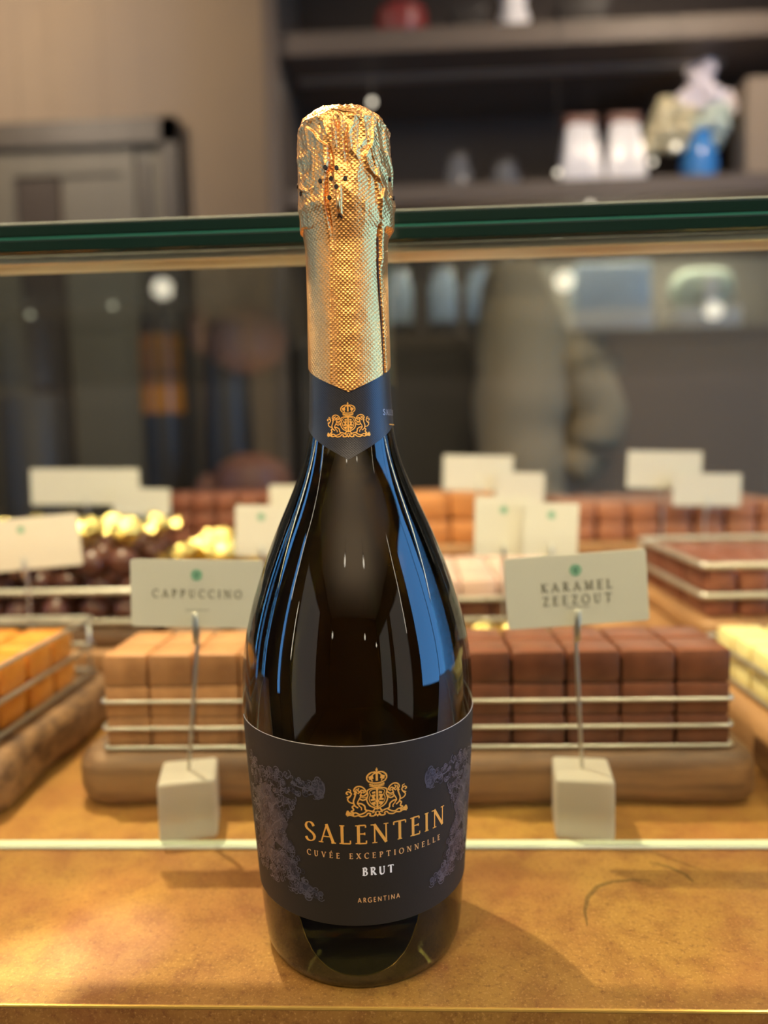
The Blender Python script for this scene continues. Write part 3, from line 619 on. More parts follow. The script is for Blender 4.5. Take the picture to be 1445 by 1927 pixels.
def poly_obj(name, polys, m, fn, parent=None):
    mb = MB()
    for q in polys: mb.add([fn(p.x, p.y) for p in q], [tuple(range(len(q)))])
    return mb.build(name, m, parent, 3.2)

# ------------------------------------------------------------------ name cards on pins
def card(corners, Y, top, lab, logo=True, text=None, cube=True, floor_z=0, pinx=None, base=None):
    """corners: bottom-left, bottom-right, top-right, top-left as (x, z) on the plane Y"""
    bl, br, tr_, tl = [Vector((c_[0], c_[1])) for c_ in corners]; ctr = (bl+br+tr_+tl)/4
    px_ = pinx if pinx is not None else ctr.x; bx = base if base is not None else px_
    e = empty('name_card', (bx, Y+.004, floor_z)); tag(e, lab, 'name card', 'name cards on pins')
    ox, oy, oz = e.location
    u = ((br-bl)+(tr_-tl))/2; wdt = u.length; u.normalize(); vv = Vector((-u.y, u.x)); hgt = ((tl-bl).length+(tr_-br).length)/2
    def P(a, b, off=0): q = ctr+u*a+vv*b; return (q.x-ox, Y-oy-off, q.y-oz)
    cw, ch_ = wdt/2, hgt/2
    mb = MB(); r = .0015; ring = []
    for sx, sy, a0 in ((1, 1, 0), (-1, 1, 90), (-1, -1, 180), (1, -1, 270)): ring += [(sx*(cw-r)+r*math.cos(math.radians(a0+k)), sy*(ch_-r)+r*math.sin(math.radians(a0+k))) for k in (0, 45, 90)]
    n_ = len(ring); mb.add([P(a, b) for a, b in ring]+[P(a, b, -.0005) for a, b in ring], [tuple(range(n_)), tuple(range(2*n_-1, n_-1, -1))]+[(k, k+n_, (k+1) % n_+n_, (k+1) % n_) for k in range(n_)])
    sheet = mb.build('card_sheet', M['paper'], e, None)
    if logo:
        ly = ch_*.55
        lg = MB().add([P(.0030*math.cos(a*PI/10), ly+.0030*math.sin(a*PI/10), .0002) for a in range(20)], [tuple(range(20))]).build('round_logo', M['green_ink'], sheet, None)
        pl = []; stroke([(-.0010, .0013), (0, -.0012), (.0011, .0015)], .8, .0009, .0005, pl); stroke([(0, -.0016), (0, .0002)], 1, .0006, .0005, pl)
        poly_obj('logo_mark', pl, M['green_dark'], lambda a, b: P(a, b+ly, .0003), sheet)
    if text:
        for (s, cap, wd_, yy) in text:
            poly_obj('lettering', lettering(s, cap, wd_, .18, .12), M['ink'], lambda a, b: P(a, b+yy+.0014, .0002), sheet)
        poly_obj('rule', [[Vector((-.006, 0)), Vector((.006, 0)), Vector((.006, .0003)), Vector((-.006, .0003))]], M['ink'], lambda a, b: P(a, b-ch_*.50, .0002), sheet)
    if cube:
        s_ = .0142
        bq = MB().box((-s_, -s_, .0002), (s_, s_, .031), .0022, 3); rot = Matrix.Rotation(cube if not isinstance(cube, bool) else 0, 4, 'Z'); bq.v = [tuple(rot @ Vector(v)) for v in bq.v]
        bq.build('acrylic_base', M['acrylic'], e, .8)
        z0 = .029
    else:
        MB().lathe([(.009, .0002), (.009, .003), (.002, .005)], n=20).build('pin_foot', M['steel'], e, .8); z0 = .003
    zt = ctr.y-ch_*.55-oz
    MB().tube([(0, 0, z0), (px_-ox, 0, (ctr.y-ch_)-oz-.004), (px_-ox, 0, zt)], .0010, 8).build('pin', M['steel'], e, .8)
    MB().box((px_-ox-.0014, Y-oy-.0018, zt-.016), (px_-ox+.0014, Y-oy-.0006, zt), .0005, 1).build('clip', M['steel'], e, .8)
    return e
YC = .358
def cc(pts, Y): return [(at_y(a, b, Y).x, at_y(a, b, Y).z) for a, b in pts]
card(cc([(246, 1178), (492, 1182), (500, 1055), (246, 1052)], YC), YC, 0, 'white CAPPUCCINO name card on a pin in a frosted cube, beside the bottle',
     text=[('CAPPUCCINO', .0040, .0445, -.0035)], cube=.22, pinx=at_y(367, 1160, YC).x, base=at_y(352, 1500, YC).x)
card(cc([(958, 1187), (1223, 1165), (1214, 1034), (946, 1051)], YC), YC, 0, 'tilted white KARAMEL ZEEZOUT name card on a pin in a frosted cube',
     text=[('KARAMEL', .0044, .0340, -.0018), ('ZEEZOUT', .0044, .0330, -.0085)], cube=-.12, pinx=at_y(1086, 1150, YC).x, base=at_y(1099, 1500, YC).x)
for pts, Y, fz, lab in (([(-62, 1082), (155, 1062), (146, 965), (-66, 985)], .548, .042, 'tilted white name card above the golden caramels at far left'),
        ([(58, 950), (262, 950), (262, 882), (58, 882)], .752, .078, 'wide pinkish name card at the rear left'),
        ([(212, 968), (320, 972), (320, 920), (212, 918)], .749, .078, 'small pale name card at the rear left, in front of the pinkish one'),
        ([(443, 1046), (540, 1048), (540, 952), (443, 950)], .552, .042, 'pale name card half hidden by the left side of the bottle'),
        ([(507, 965), (580, 965), (580, 913), (507, 913)], .751, .078, 'small pale name card just behind the bottle shoulder'),
        ([(834, 922), (965, 925), (965, 858), (834, 856)], .757, .078, 'pinkish name card at the rear, nearest the right side of the bottle'),
        ([(932, 948), (1024, 950), (1024, 890), (932, 888)], .752, .078, 'small pinkish name card overlapping its neighbour, rear row right of the bottle'),
        ([(893, 1046), (1002, 1046), (1002, 935), (893, 933)], .553, .042, 'square pale name card behind the karamel card, nearer the bottle'),
        ([(985, 1046), (1086, 1048), (1090, 948), (985, 945)], .548, .042, 'square pale name card directly behind the karamel card'),
        ([(1180, 918), (1320, 920), (1320, 850), (1180, 848)], .757, .078, 'pinkish name card above the tan slices'),
        ([(1266, 952), (1394, 952), (1394, 892), (1266, 890)], .749, .078, 'pale bluish name card above the red-brown bars')):
    card(cc(pts, Y), Y, 0, lab, cube=False, floor_z=fz, logo=Y < .6)

# ------------------------------------------------------------------ the bottle
BX, BY = -.0238, .285
PHI0 = math.atan2(-BY, -BX)
PR = [(.0, .0352), (.0012, .0372), (.004, .0387), (.0089, .0395), (.0234, .0406), (.0478, .0422), (.0686, .0436), (.0826, .0445), (.0963, .0450), (.1065, .04495), (.1135, .0444), (.125, .0425), (.1371, .0393), (.1493, .0352),
      (.1639, .0293), (.1718, .0256), (.1819, .0212), (.1901, .0183), (.1960, .0168), (.2023, .0158), (.2224, .0150), (.2423, .0148), (.262, .0148), (.275, .0149), (.278, .0163), (.284, .0163), (.287, .0150), (.300, .0148), (.308, .0150), (.311, .0140), (.3125, .0080), (.313, .0)]
_z = np.array([p[0] for p in PR]); _rr = np.array([p[1] for p in PR])
_zz = np.linspace(0, .262, 260)
def _smooth_prof():
    r = np.interp(_zz, _z, _rr); k = np.array([1, 4, 6, 4, 1])/16.
    for _ in range(14):
        q = np.convolve(np.pad(r, 2, mode='edge'), k, 'valid'); q[:8] = r[:8]; r = q
    return r
_sr = _smooth_prof()
def rad(z): return float(np.interp(z, _zz, _sr)) if z < .26 else float(np.interp(z, _z, _rr))
def surf(s, z, off=0):
    """point of the bottle skin: s millimetres round from the middle facing the camera (positive to the right), z metres up"""
    R = rad(z); th = PHI0+s*.001/R; R += off
    return (R*math.cos(th), R*math.sin(th), z)
bottle = empty('sparkling_wine_bottle', (BX, BY, .0)); tag(bottle, 'dark glass sparkling wine bottle with copper foil neck and black gold-printed label on the ledge', 'bottle')
# glass: one closed body with a punt
prof = [(.0005, .005), (.012, .004), (.022, .002), (.030, .0006), (.0335, .0002)]+[(rad(z), z) for z in [.0008, .0016, .0026, .004, .006]+list(np.linspace(.008, .262, 150))]+[(.0148, .275), (.0163, .278), (.0163, .284), (.0150, .287), (.0148, .300), (.013, .308), (.0005, .309)]
MB().lathe(prof, n=160).build('glass_body', M['bottle'], bottle, 3.2)

def wrap_grid(name, s0, s1, z0f, z1f, ns, nz, m, off, parent, thick=None, skin=None):
    """a sheet wrapped on the bottle with UV in mm; z limits are functions of s"""
    vs = []; uv = []; fs = []
    for j in range(nz+1):
        for i in range(ns+1):
            s = s0+(s1-s0)*i/ns; z = z0f(s)+(z1f(s)-z0f(s))*j/nz
            vs.append(surf(s, z, off)); uv.append((s, z*1000))
    for j in range(nz):
        for i in range(ns): a = j*(ns+1)+i; fs.append((a, a+1, a+ns+2, a+ns+1))
    me = bpy.data.meshes.new(name); me.from_pydata(vs, [], fs); me.materials.append(m)
    ul = me.uv_layers.new(name='UVMap')
    for l in me.loops: ul.data[l.index].uv = uv[l.vertex_index]
    me.polygons.foreach_set('use_smooth', [True]*len(me.polygons)); me.update()
    return link(name, me, parent)
# front label
LZ0, LZ1, LC = .0272, .0935, 5.5
lab = wrap_grid('front_label', LC-66, LC+66, lambda s: LZ0, lambda s: LZ1, 200, 24, M['label'], .00018, bottle); lab['label'] = 'matte black front label'
for nm, z in (('label_edge', LZ1), ('label_edge', LZ0)):
    MB().tube([surf(s, z, .00012) for s in np.linspace(LC-66, LC+66, 160)], .00013 if z == LZ1 else .00006, 5).build(nm, M['label_edge'] if z == LZ1 else M['label'], lab, 3.2)
def on_label(cx, z0, off=.00030): return lambda a, b: surf(cx+a, z0+b*.001, off)
def fine(polys, step=1.6):
    out = []
    for q in polys:
        if len(q) == 4:
            L_ = max((q[3]-q[0]).length, (q[2]-q[1]).length); L2 = max((q[1]-q[0]).length, (q[2]-q[3]).length); k = max(1, int(L_/step)); k2 = max(1, int(L2/step))
            for i in range(k):
                for j in range(k2):
                    f = lambda u, v: (q[0].lerp(q[3], u)).lerp(q[1].lerp(q[2], u), v)
                    out.append([f(i/k, j/k2), f(i/k, (j+1)/k2), f((i+1)/k, (j+1)/k2), f((i+1)/k, j/k2)])
        else: out.append(q)
    return out
poly_obj('brand_lettering', fine(lettering('SALENTEIN', 7.0, 52.6, .145, .055)), M['gold'], on_label(6.1, .0582), lab)
poly_obj('cuvee_lettering', fine(lettering('CUVÉE EXCEPTIONNELLE', 2.05, 50.0, .19, .10)), M['gold_dark'], on_label(5.2, .0527), lab)
poly_obj('brut_lettering', fine(lettering('BRUT', 2.95, 10.9, .21, .09, ser=.06)), M['white_ink'], on_label(5.3, .0463), lab)
poly_obj('argentina_lettering', fine(lettering('ARGENTINA', 1.75, 14.9, .15, .15, serif=False)), M['gold_dark'], on_label(5.4, .0361), lab)
# coat of arms: crown, shield, two lions, scrollwork. x in half widths, y in heights
def crest_polys():
    P = []; S = lambda pts, a, b=None: stroke(smooth(pts, 5), 1, a*1.4, a*1.4, P)
    def both(pts, a, b=None):
        S(pts, a, b); S([(-x, y) for x, y in pts], a, b)
    def disc(x, y, r, n=10): P.append([Vector((x+r*math.cos(2*PI*k/n), y+r*math.sin(2*PI*k/n))) for k in range(n)])
    def ring(x, y, r, w): stroke([(x+r*math.cos(2*PI*k/12), y+r*math.sin(2*PI*k/12)) for k in range(13)], 1, w, w, P)
    # crown
    disc(0, 1.53, .035); P.append([Vector((-.012, 1.45)), Vector((.012, 1.45)), Vector((.012, 1.62)), Vector((-.012, 1.62))]); P.append([Vector((-.04, 1.555)), Vector((.04, 1.555)), Vector((.04, 1.58)), Vector((-.04, 1.58))])
    both([(-.02, 1.47), (-.17, 1.47), (-.29, 1.38), (-.31, 1.26), (-.24, 1.15)], .03, .03)
    both([(0, 1.46), (-.12, 1.40), (-.17, 1.28), (-.14, 1.17)], .03, .03); S([(0, 1.46), (0, 1.30), (0, 1.18)], .05, .05)
    for k in range(-6, 7): disc(.305*math.sin(k*.22), 1.26+.235*math.cos(k*.22), .020, 6)
    P.append([Vector((-.26, 1.33)), Vector((-.13, 1.40)), Vector((-.10, 1.26)), Vector((-.23, 1.22))]); P.append([Vector((.26, 1.33)), Vector((.13, 1.40)), Vector((.10, 1.26)), Vector((.23, 1.22))])
    S([(-.25, 1.17), (-.12, 1.125), (0, 1.115), (.12, 1.125), (.25, 1.17)], .025, .025); S([(-.24, 1.08), (-.12, 1.035), (0, 1.025), (.12, 1.035), (.24, 1.08)], .03, .03)
    for k in range(-3, 4): ring(k*.066, 1.078+.005*k*k*.8, .022, .014)
    S([(-.23, 1.02), (0, .975), (.23, 1.02)], .02, .02)
    # shield
    both([(0, .95), (-.20, .93), (-.31, .86), (-.29, .72), (-.33, .60), (-.30, .46), (-.22, .35), (-.10, .28), (0, .22)], .032, .032)
    both([(-.02, .90), (-.16, .89), (-.24, .82), (-.21, .72), (-.25, .60), (-.22, .47), (-.12, .36), (-.03, .30)], .018, .018)
    S([(0, .93), (0, .6), (0, .25)], .045, .045)
    for sx in (-1, 1):
        for y, w in ((.80, .10), (.70, .13), (.56, .15), (.45, .12)): P.append([Vector((sx*.05, y-.035)), Vector((sx*(.05+w), y-.05)), Vector((sx*(.06+w), y+.012)), Vector((sx*.06, y+.04))])
        disc(sx*.12, .63, .045, 8)
    both([(-.05, .40), (-.13, .44), (-.10, .36)], .03, .03); disc(0, .50, .06)
    # lions
    both([(-.44, .80), (-.36, .86), (-.42, .97), (-.54, 1.03), (-.66, 1.00), (-.72, .90), (-.68, .82), (-.72, .76)], .032, .032)
    both([(-.40, .86), (-.47, .90), (-.52, .86), (-.46, .80)], .035, .035); both([(-.56, .97), (-.60, .90), (-.55, .84), (-.60, .78)], .03, .03); both([(-.63, .95), (-.66, .88), (-.62, .80)], .025, .025)
    both([(-.66, .80), (-.70, .66), (-.74, .52), (-.70, .38), (-.60, .30)], .034, .034)
    both([(-.50, .80), (-.52, .68), (-.58, .56), (-.62, .46), (-.56, .38)], .026, .026)
    both([(-.54, .74), (-.44, .70), (-.36, .74), (-.31, .80)], .035, .035); both([(-.56, .62), (-.46, .56), (-.38, .58), (-.30, .64)], .035, .035); both([(-.50, .66), (-.42, .64), (-.34, .66)], .02, .02)
    both([(-.62, .46), (-.50, .44), (-.40, .36), (-.38, .24), (-.32, .20)], .036, .036); both([(-.70, .40), (-.78, .34), (-.74, .24), (-.82, .18), (-.74, .14)], .036, .036); both([(-.58, .38), (-.50, .30), (-.50, .22)], .026, .026)
    both([(-.74, .46), (-.86, .50), (-.92, .60), (-.84, .70), (-.80, .80), (-.90, .86), (-.96, .80), (-.90, .76)], .030, .030); both([(-.86, .70), (-.95, .66)], .025, .025); both([(-.84, .80), (-.82, .90), (-.90, .94)], .022, .022)
    # scrolls
    both([(-.98, .06), (-.90, .15), (-.80, .10), (-.68, .14), (-.56, .08), (-.42, .12), (-.30, .20), (-.16, .16), (-.08, .24)], .034, .034)
    both([(-.96, .03), (-.84, .06), (-.72, .02), (-.60, .04), (-.50, .0), (-.36, .03), (-.30, .10), (-.22, .08), (-.24, .02), (-.14, .0), (-.04, .04)], .032, .032)
    both([(-.97, .10), (-.93, .20), (-.88, .14)], .03, .03); both([(-.16, .10), (-.10, .14), (-.05, .09), (-.10, .04)], .026, .026)
    for sx in (-1, 1): disc(sx*.90, .09, .05, 8); disc(sx*.76, .07, .03, 8)
    ring(0, .09, .06, .03); disc(0, .0, .03)
    return P
CP = crest_polys()
def crest(k, w, zc, h, cx, m, parent, off):
    polys = [[Vector((p.x*w, p.y/1.62*h)) for p in q] for q in CP]
    return poly_obj('crest', polys, m, lambda a, b: surf(cx+a, zc+b*.001, off), parent)
crest(0, 10.9, .0683, 17.4, 5.5, M['gold'], lab, .00032)
# slate ornament left and right of the label: flowers, scrolls and a horn at its upper tip
def ornament(side):
    P0, P1, P2 = [], [], []; rnd = random.Random(5)
    def X(u): return side*u
    top = [(17.6, 77.0), (18.0, 80.5), (20.2, 81.6), (22.0, 79.6), (26, 80.5), (31, 81.8), (37, 81.5), (43, 80.0), (50, 82), (57, 84), (57, 40), (50, 38.5), (44, 37.6), (37, 37.2), (31, 36.6), (26, 36.0), (21, 36.4), (18.6, 37.1),
           (22, 39.6), (25.5, 41.2), (27.2, 45.1), (30.2, 48.0), (29.0, 50.4), (32.2, 52.0), (30.0, 54.7), (34.5, 57.2), (35.4, 60.5), (32.5, 63.0), (30.5, 65.3), (31.5, 68), (28.8, 71), (31.2, 73.8), (27, 74.6), (22.6, 75.0), (20, 73.6)]
    def inside(x, y):
        c_ = False; j = len(top)-1
        for i in range(len(top)):
            xi, yi = top[i]; xj, yj = top[j]
            if (yi > y) != (yj > y) and x < (xj-xi)*(y-yi)/(yj-yi)+xi: c_ = not c_
            j = i
        return c_
    # solid drapery of the central figure and horn bell
    body = [[(44, 75), (39, 71), (36, 66), (38, 60), (41, 54), (40, 47), (46, 44), (52, 50), (50, 60), (52, 70)],
            [(36, 66), (33, 62), (36.5, 58), (33.5, 55.2), (30.5, 54), (33, 51), (40, 53), (41, 60)],
            [(40, 50), (34, 49.5), (30.5, 46), (28.5, 43.5), (31, 42), (36, 44.5), (43, 45)],
            [(18.0, 77), (17.8, 80), (19.4, 81.5), (21.4, 80.2), (23.2, 78.4), (26, 77.6), (23, 76.8), (21.2, 74.4), (19, 74.4)],
            [(27, 42), (31, 40), (28, 38), (23.5, 38.2), (20, 37.4), (23, 40)]]
    for b in body:
        c_ = Vector((sum(p[0] for p in b)/len(b), sum(p[1] for p in b)/len(b)))
        for i in range(len(b)):
            a, d = Vector(b[i]), Vector(b[(i+1) % len(b)])
            for k in range(3):
                e0, e1 = a.lerp(c_, k/3), d.lerp(c_, k/3); f0, f1 = a.lerp(c_, (k+1)/3), d.lerp(c_, (k+1)/3)
                P0.append([Vector((X(q.x), q.y)) for q in (e0, e1, f1, f0)])
    def curl(x, y, r, a, turns, w, out, hook=1):
        n_ = int(14*turns)+5; pts = []
        for k in range(n_+1):
            t = k/n_; rr = r*(1-.78*t); aa = a+hook*turns*2*PI*t; pts.append((X(x+rr*math.cos(aa)), y+rr*math.sin(aa)))
        stroke(pts, 1, w, w, out)
    for _ in range(900):
        x = rnd.uniform(18, 57); y = rnd.uniform(36, 83)
        if not inside(x, y): continue
        inb = x > 37 and 45 < y < 73
        r = rnd.uniform(.7, 1.7)
        if inb and rnd.random() < .35: continue
        curl(x, y, r, rnd.uniform(0, 6.3), rnd.choice([.6, .9, 1.3]), rnd.uniform(.22, .42), P1 if rnd.random() < .72 else P2, rnd.choice([-1, 1]))
    for _ in range(46):   # blossoms
        x = rnd.uniform(19, 56); y = rnd.choice([rnd.uniform(73, 83), rnd.uniform(36, 46), rnd.uniform(66, 76)])
        if not inside(x, y): continue
        r = rnd.uniform(.7, 1.25)
        P0.append([Vector((X(x+r*math.cos(k*PI/5)), y+r*math.sin(k*PI/5))) for k in range(10)])
        stroke([(X(x+r*math.cos(k*PI/6)), y+r*math.sin(k*PI/6)) for k in range(13)], 1, .22, .22, P1)
    for _ in range(40):   # folds running down the figure
        x = rnd.uniform(34, 54); y = rnd.uniform(44, 72); L_ = rnd.uniform(4, 9)
        stroke([(X(x+1.2*math.sin(k*.5+x)+.12*k*L_*rnd.choice([1])), y-L_*k/6) for k in range(7) if inside(x, y-L_*k/6)] or [(0, -99), (0, -99.1)], 1, .25, .25, P1 if rnd.random() < .6 else P2)
    # horn mouth rim and stem
    stroke([(X(a), b) for a, b in smooth([(19.5, 81.2), (18.0, 79), (18.2, 76.5), (19.6, 74.6)])], 1, .5, .5, P1)
    stroke([(X(a), b) for a, b in smooth([(21, 80), (19.8, 78), (20.4, 75.8)])], 1, .3, .3, P1)
    stroke([(X(a), b) for a, b in smooth([(23, 78), (27, 77.4), (31, 78.5)])], 1, .5, .5, P1)
    return P0, P1, P2
for side in (-1, 1):
    P0, P1, P2 = ornament(side)
    P0, P1, P2 = [[q for q in P if q[0].y > 0] for P in (P0, P1, P2)]
    root = poly_obj('ornament', fine(P0, 2), M['slate'], lambda a, b: surf(LC+a, b*.001, .00027), lab)
    mb = MB()
    for q in P1: mb.add([surf(LC+p.x, p.y*.001, .00034) for p in q], [tuple(range(len(q)))])
    o = mb.build('ornament_scrolls', M['slate_light'], lab, 3.2); o['kind'] = 'stuff'
    mb = MB()
    for q in P2: mb.add([surf(LC+p.x, p.y*.001, .00038) for p in q], [tuple(range(len(q)))])
    o = mb.build('ornament_shadows', M['slate_dark'], lab, 3.2); o['kind'] = 'stuff'  # curls printed in the darker ink

# neck label
vlow = lambda s: min(.1893+abs(s+1.3)*.00056, .2065); vtop = lambda s: .228
nk = wrap_grid('neck_label', -48, 48, vlow, vtop, 220, 30, M['navy'], .00022, bottle); nk['label'] = 'navy blue pointed neck label'
crest(0, 8.1, .1976, 12.5, -1.05, M['gold'], nk, .00042)
poly_obj('neck_lettering', fine(lettering('SALENTEIN', 2.1, 15.5, .12, .06)), M['silver_ink'], lambda a, b: surf(20.9+a, .2055+b*.001, .00042), nk)
poly_obj('neck_rule', fine([[Vector((-4, 0)), Vector((4, 0)), Vector((4, .4)), Vector((-4, .4))]]), M['gold'], lambda a, b: surf(20.9+a, .2018+b*.001, .00042), nk)

# foil capsule ---------------------------------------------------------------
def vnoise(x, y, seed=0):
    xi, yi = np.floor(x).astype(int), np.floor(y).astype(int); xf, yf = x-xi, y-yi
    def h(a, b): 
        q = np.sin(a*127.1+b*311.7+seed*74.7)*43758.5453; return q-np.floor(q)
    u, v = xf*xf*(3-2*xf), yf*yf*(3-2*yf)
    return (h(xi, yi)*(1-u)+h(xi+1, yi)*u)*(1-v)+(h(xi, yi+1)*(1-u)+h(xi+1, yi+1)*u)*v-.5
def ridge(x, y, seed): return 1-2*np.abs(vnoise(x, y, seed)*2)
cz = np.array([.2137, .222, .242, .262, .268, .2745, .280, .286, .292, .300, .306, .3095, .3125, .3145, .3156, .3162, .3163])
cr = np.array([15.9, 15.65, 15.4, 15.3, 15.4, 16.3, 17.0, 17.0, 17.0, 16.9, 16.8, 16.5, 15.3, 12.6, 9.0, 4.0, .01])
NS, NZ = 560, 460
tt = np.concatenate([np.linspace(0, .72, 300, endpoint=False), np.linspace(.72, 1, NZ+1-300)])
# parameter along the profile by arc length
cl = np.concatenate([[0], np.cumsum(np.hypot(np.diff(cz*1000), np.diff(cr)))]); cl /= cl[-1]
th = np.linspace(-PI, PI, NS, endpoint=False)
TH, TT = np.meshgrid(th, tt); S_ = TH*15.5
Z0 = np.interp(TT, cl, cz)*1000; R0 = np.interp(TT, cl, cr)
low = 213.7+np.minimum(np.abs(S_+.5)*.46, 12)
LOWF = np.clip((Z0-213.7)/12, 0, 1); Z = np.maximum(Z0, 0); Z = np.where(TT < .22, low+TT/.22*(np.interp(.22, cl, cz)*1000-low), Z)
R = np.where(Z < 300, np.interp(Z/1000, cz, cr), R0)
sm = lambda a, b, x: np.clip((x-a)/(b-a), 0, 1)**2*(3-2*np.clip((x-a)/(b-a), 0, 1))
# side wings of the hood: stand out at left and right, end abruptly
wl = np.exp(-((TH+1.35)/.42)**2); wr_ = np.exp(-((TH-1.25)/.38)**2); wb = np.exp(-((np.abs(TH)-PI)/.6)**2)
zl = 273.6+.6*np.sin(TH*9); zr = 279.0+(1.25-TH)*1.0
R += wl*(17.2-np.interp(Z/1000, cz, cr))*sm(zl-.5, zl+.35, Z)*(Z < 292) + wr_*(18.3-np.interp(Z/1000, cz, cr))*sm(zr-7-.5, zr-5, Z)*(1-.75*sm(280.5, 289, Z))*(Z < 300) + wb*1.2*sm(274, 275, Z)*(Z < 285)
# crumples: stronger in the hood
hood = sm(268, 284, Z); topk = sm(306, 313, Z)
cr1 = ridge(S_/5.2+Z*.03, Z/9.5, 3); cr2 = ridge(S_/2.6+7, Z/6.0+S_*.12, 11); cr3 = ridge(S_/1.3, Z/1.9, 5)
R += hood*(1-topk)*(.42*cr1+.20*cr2+.04*cr3) + (1-hood)*(.04*cr1)
tw = ridge(TH*6.2, Z0/3.5, 9)*.5+ridge(TH*3.3+2, R0/3.0, 21)*.6
Z += topk*(.35*tw+.25*ridge(R0*np.cos(TH)/2.4, R0*np.sin(TH)/1.5, 31))*np.clip(R0/6, 0, 1)
R += topk*.25*tw*np.clip(R0/6, 0, 1)
# rim bead where the flat top turns down
R += .45*np.exp(-((Z-309.3)/1.0)**2)*(.5+ridge(TH*5, Z*0, 17))
# vertical flutes of gathered foil in front, upper hood
R += -.38*np.exp(-((S_+4.4+.35*np.sin((Z-290)*.35))/.55)**2)*sm(279, 284, Z)*(1-sm(303, 306, Z))
R += .30*np.exp(-((S_+6.2+.08*(Z-295))/.7)**2)*sm(280, 286, Z)*(1-sm(304, 307, Z)) + .28*np.exp(-((S_+3.0-.03*(Z-290))/.6)**2)*sm(283, 288, Z)*(1-sm(304, 307, Z))
for c0, k, a in ((.2, .02, .16), (2.0, -.05, .2), (4.1, .1, .22), (-1.4, .03, .18)): R += a*np.exp(-((S_-c0-k*(Z-300))/.45)**2)*sm(293, 298, Z)*(1-sm(305, 308, Z))
# big diagonal pleat at the right of the hood
pl = S_-(9.3+4.2*sm(290, 279, Z)+1.2*np.sin((Z-285)*.28)); R += .55*np.exp(-np.clip(pl, 0, 9)**2/9.)*sm(-.35, .1, pl)*sm(274, 277, Z)*(1-sm(303, 307, Z))
pl2 = S_+(11.0-.2*(Z-285)); R += -.35*np.exp(-(pl2/1.2)**2)*sm(276, 282, Z)*(1-sm(300, 306, Z))
# left overlap: sheet on the left lies over
ov = -5.2-(268-Z)*.040+.25*np.sin(Z*.12); ov = np.where(Z > 268, -5.2+.9*sm(268, 282, Z)*-1.2, ov)
R += (.34+.35*sm(262, 272, Z)*(1-sm(281, 285, Z)))*sm(ov+.12, ov-.12, S_)*np.exp(-np.clip(ov-S_, 0, 40)/9.)*(1-sm(284, 288, Z))
# right seam: open dark slit with a lifted lip
sl = 13.1+(255-Z)*.045*(Z < 255)+.35*np.sin((Z-215)*.09); sl = np.where(Z > 262, 13.0-(Z-262)*.02, sl); up = 1-sm(271, 275, Z)
R += up*(-1.6*np.exp(-((S_-sl)/.42)**2) + .55*sm(.25, .5, S_-sl)*np.exp(-np.clip(S_-sl-.4, 0, 30)/3.5) + .9*np.exp(-((S_-sl-1.8)/1.1)**2)*sm(258, 262, Z)*(1-sm(272, 275, Z)))
# sharp creases of the crumpled hood: (points as photo-measured s mm, z mm), height, half width, steep side
def SZ(px_, py_): return (math.asin(max(-.99, min(.99, (px_-648.5)/87.)))*16.9, 316.2-(py_-218)*.1935)
def crease(pts, h, w, steep=0):
    global R
    q = [SZ(*p) for p in pts]; best = np.full(R.shape, 1e9); side = np.zeros(R.shape); e = np.ones(R.shape)
    for k in range(len(q)-1):
        (x0_, y0_), (x1_, y1_) = q[k], q[k+1]; dx, dy = x1_-x0_, y1_-y0_; L2 = dx*dx+dy*dy
        t = np.clip(((S_-x0_)*dx+(Z-y0_)*dy)/L2, 0, 1); d = np.hypot(S_-x0_-t*dx, Z-y0_-t*dy); m_ = d < best
        tt_ = (k+t)/(len(q)-1); best = np.where(m_, d, best); side = np.where(m_, np.sign((S_-x0_)*dy-(Z-y0_)*dx)*-np.sign(dy if abs(dy) > 1e-6 else 1), side); e = np.where(m_, np.clip(np.minimum(tt_, 1-tt_)*5+.25, 0, 1), e)
    ww = np.where(side*steep > 0, w*.16, w)
    R = R+h*e*np.exp(-(best/ww)**1.25)*(R0 > 14)
crease([(585, 262), (597, 275), (611, 298), (621, 306), (622.5, 333), (615, 364), (614, 384), (617, 422), (620, 461)], 1.0, 2.2, -1)
crease([(700, 244), (694, 298), (682, 324), (688, 345), (712, 372), (704, 395), (706, 419)], 1.0, 2.4, 1)
crease([(625, 306), (628.5, 325), (628, 343), (619, 356), (617, 400), (620, 440), (622, 481)], -.9, .55)
for a_ in ([(631, 250), (633, 280), (636, 312)], [(646, 252), (645, 290), (648, 330)], [(667, 252), (664, 270), (656, 287), (660, 314), (673, 332)], [(618, 250), (617, 268), (624, 292)], [(681, 256), (684, 290), (672, 312)]): crease(a_, .6, .55)
for a_ in ([(639, 252), (640, 300), (641, 330)], [(654, 262), (652, 290), (653, 330), (662, 352)], [(675, 262), (672, 300)], [(608, 262), (612, 280)]): crease(a_, -.5, .5)
crease([(566, 358), (584, 377), (600, 372), (613, 362)], .8, 1.5, 1); crease([(562, 395), (575, 405), (590, 400), (612, 402)], .7, 2.0); crease([(570, 285), (585, 305), (580, 335), (568, 350)], -.7, 3.0)
crease([(565, 300), (568, 330), (572, 350)], .5, .8); crease([(719, 254), (723, 306), (731, 337), (733, 372)], .8, .7, -1); crease([(700, 300), (708, 330), (724, 350)], .5, .9); crease([(716, 390), (728, 380), (738, 404)], .7, .9)
crease([(566, 244), (590, 250), (613, 247), (628, 240), (650, 246), (680, 250), (705, 246), (722, 254)], .6, .7, 1); crease([(700, 236), (710, 250), (722, 262)], -.6, .6)
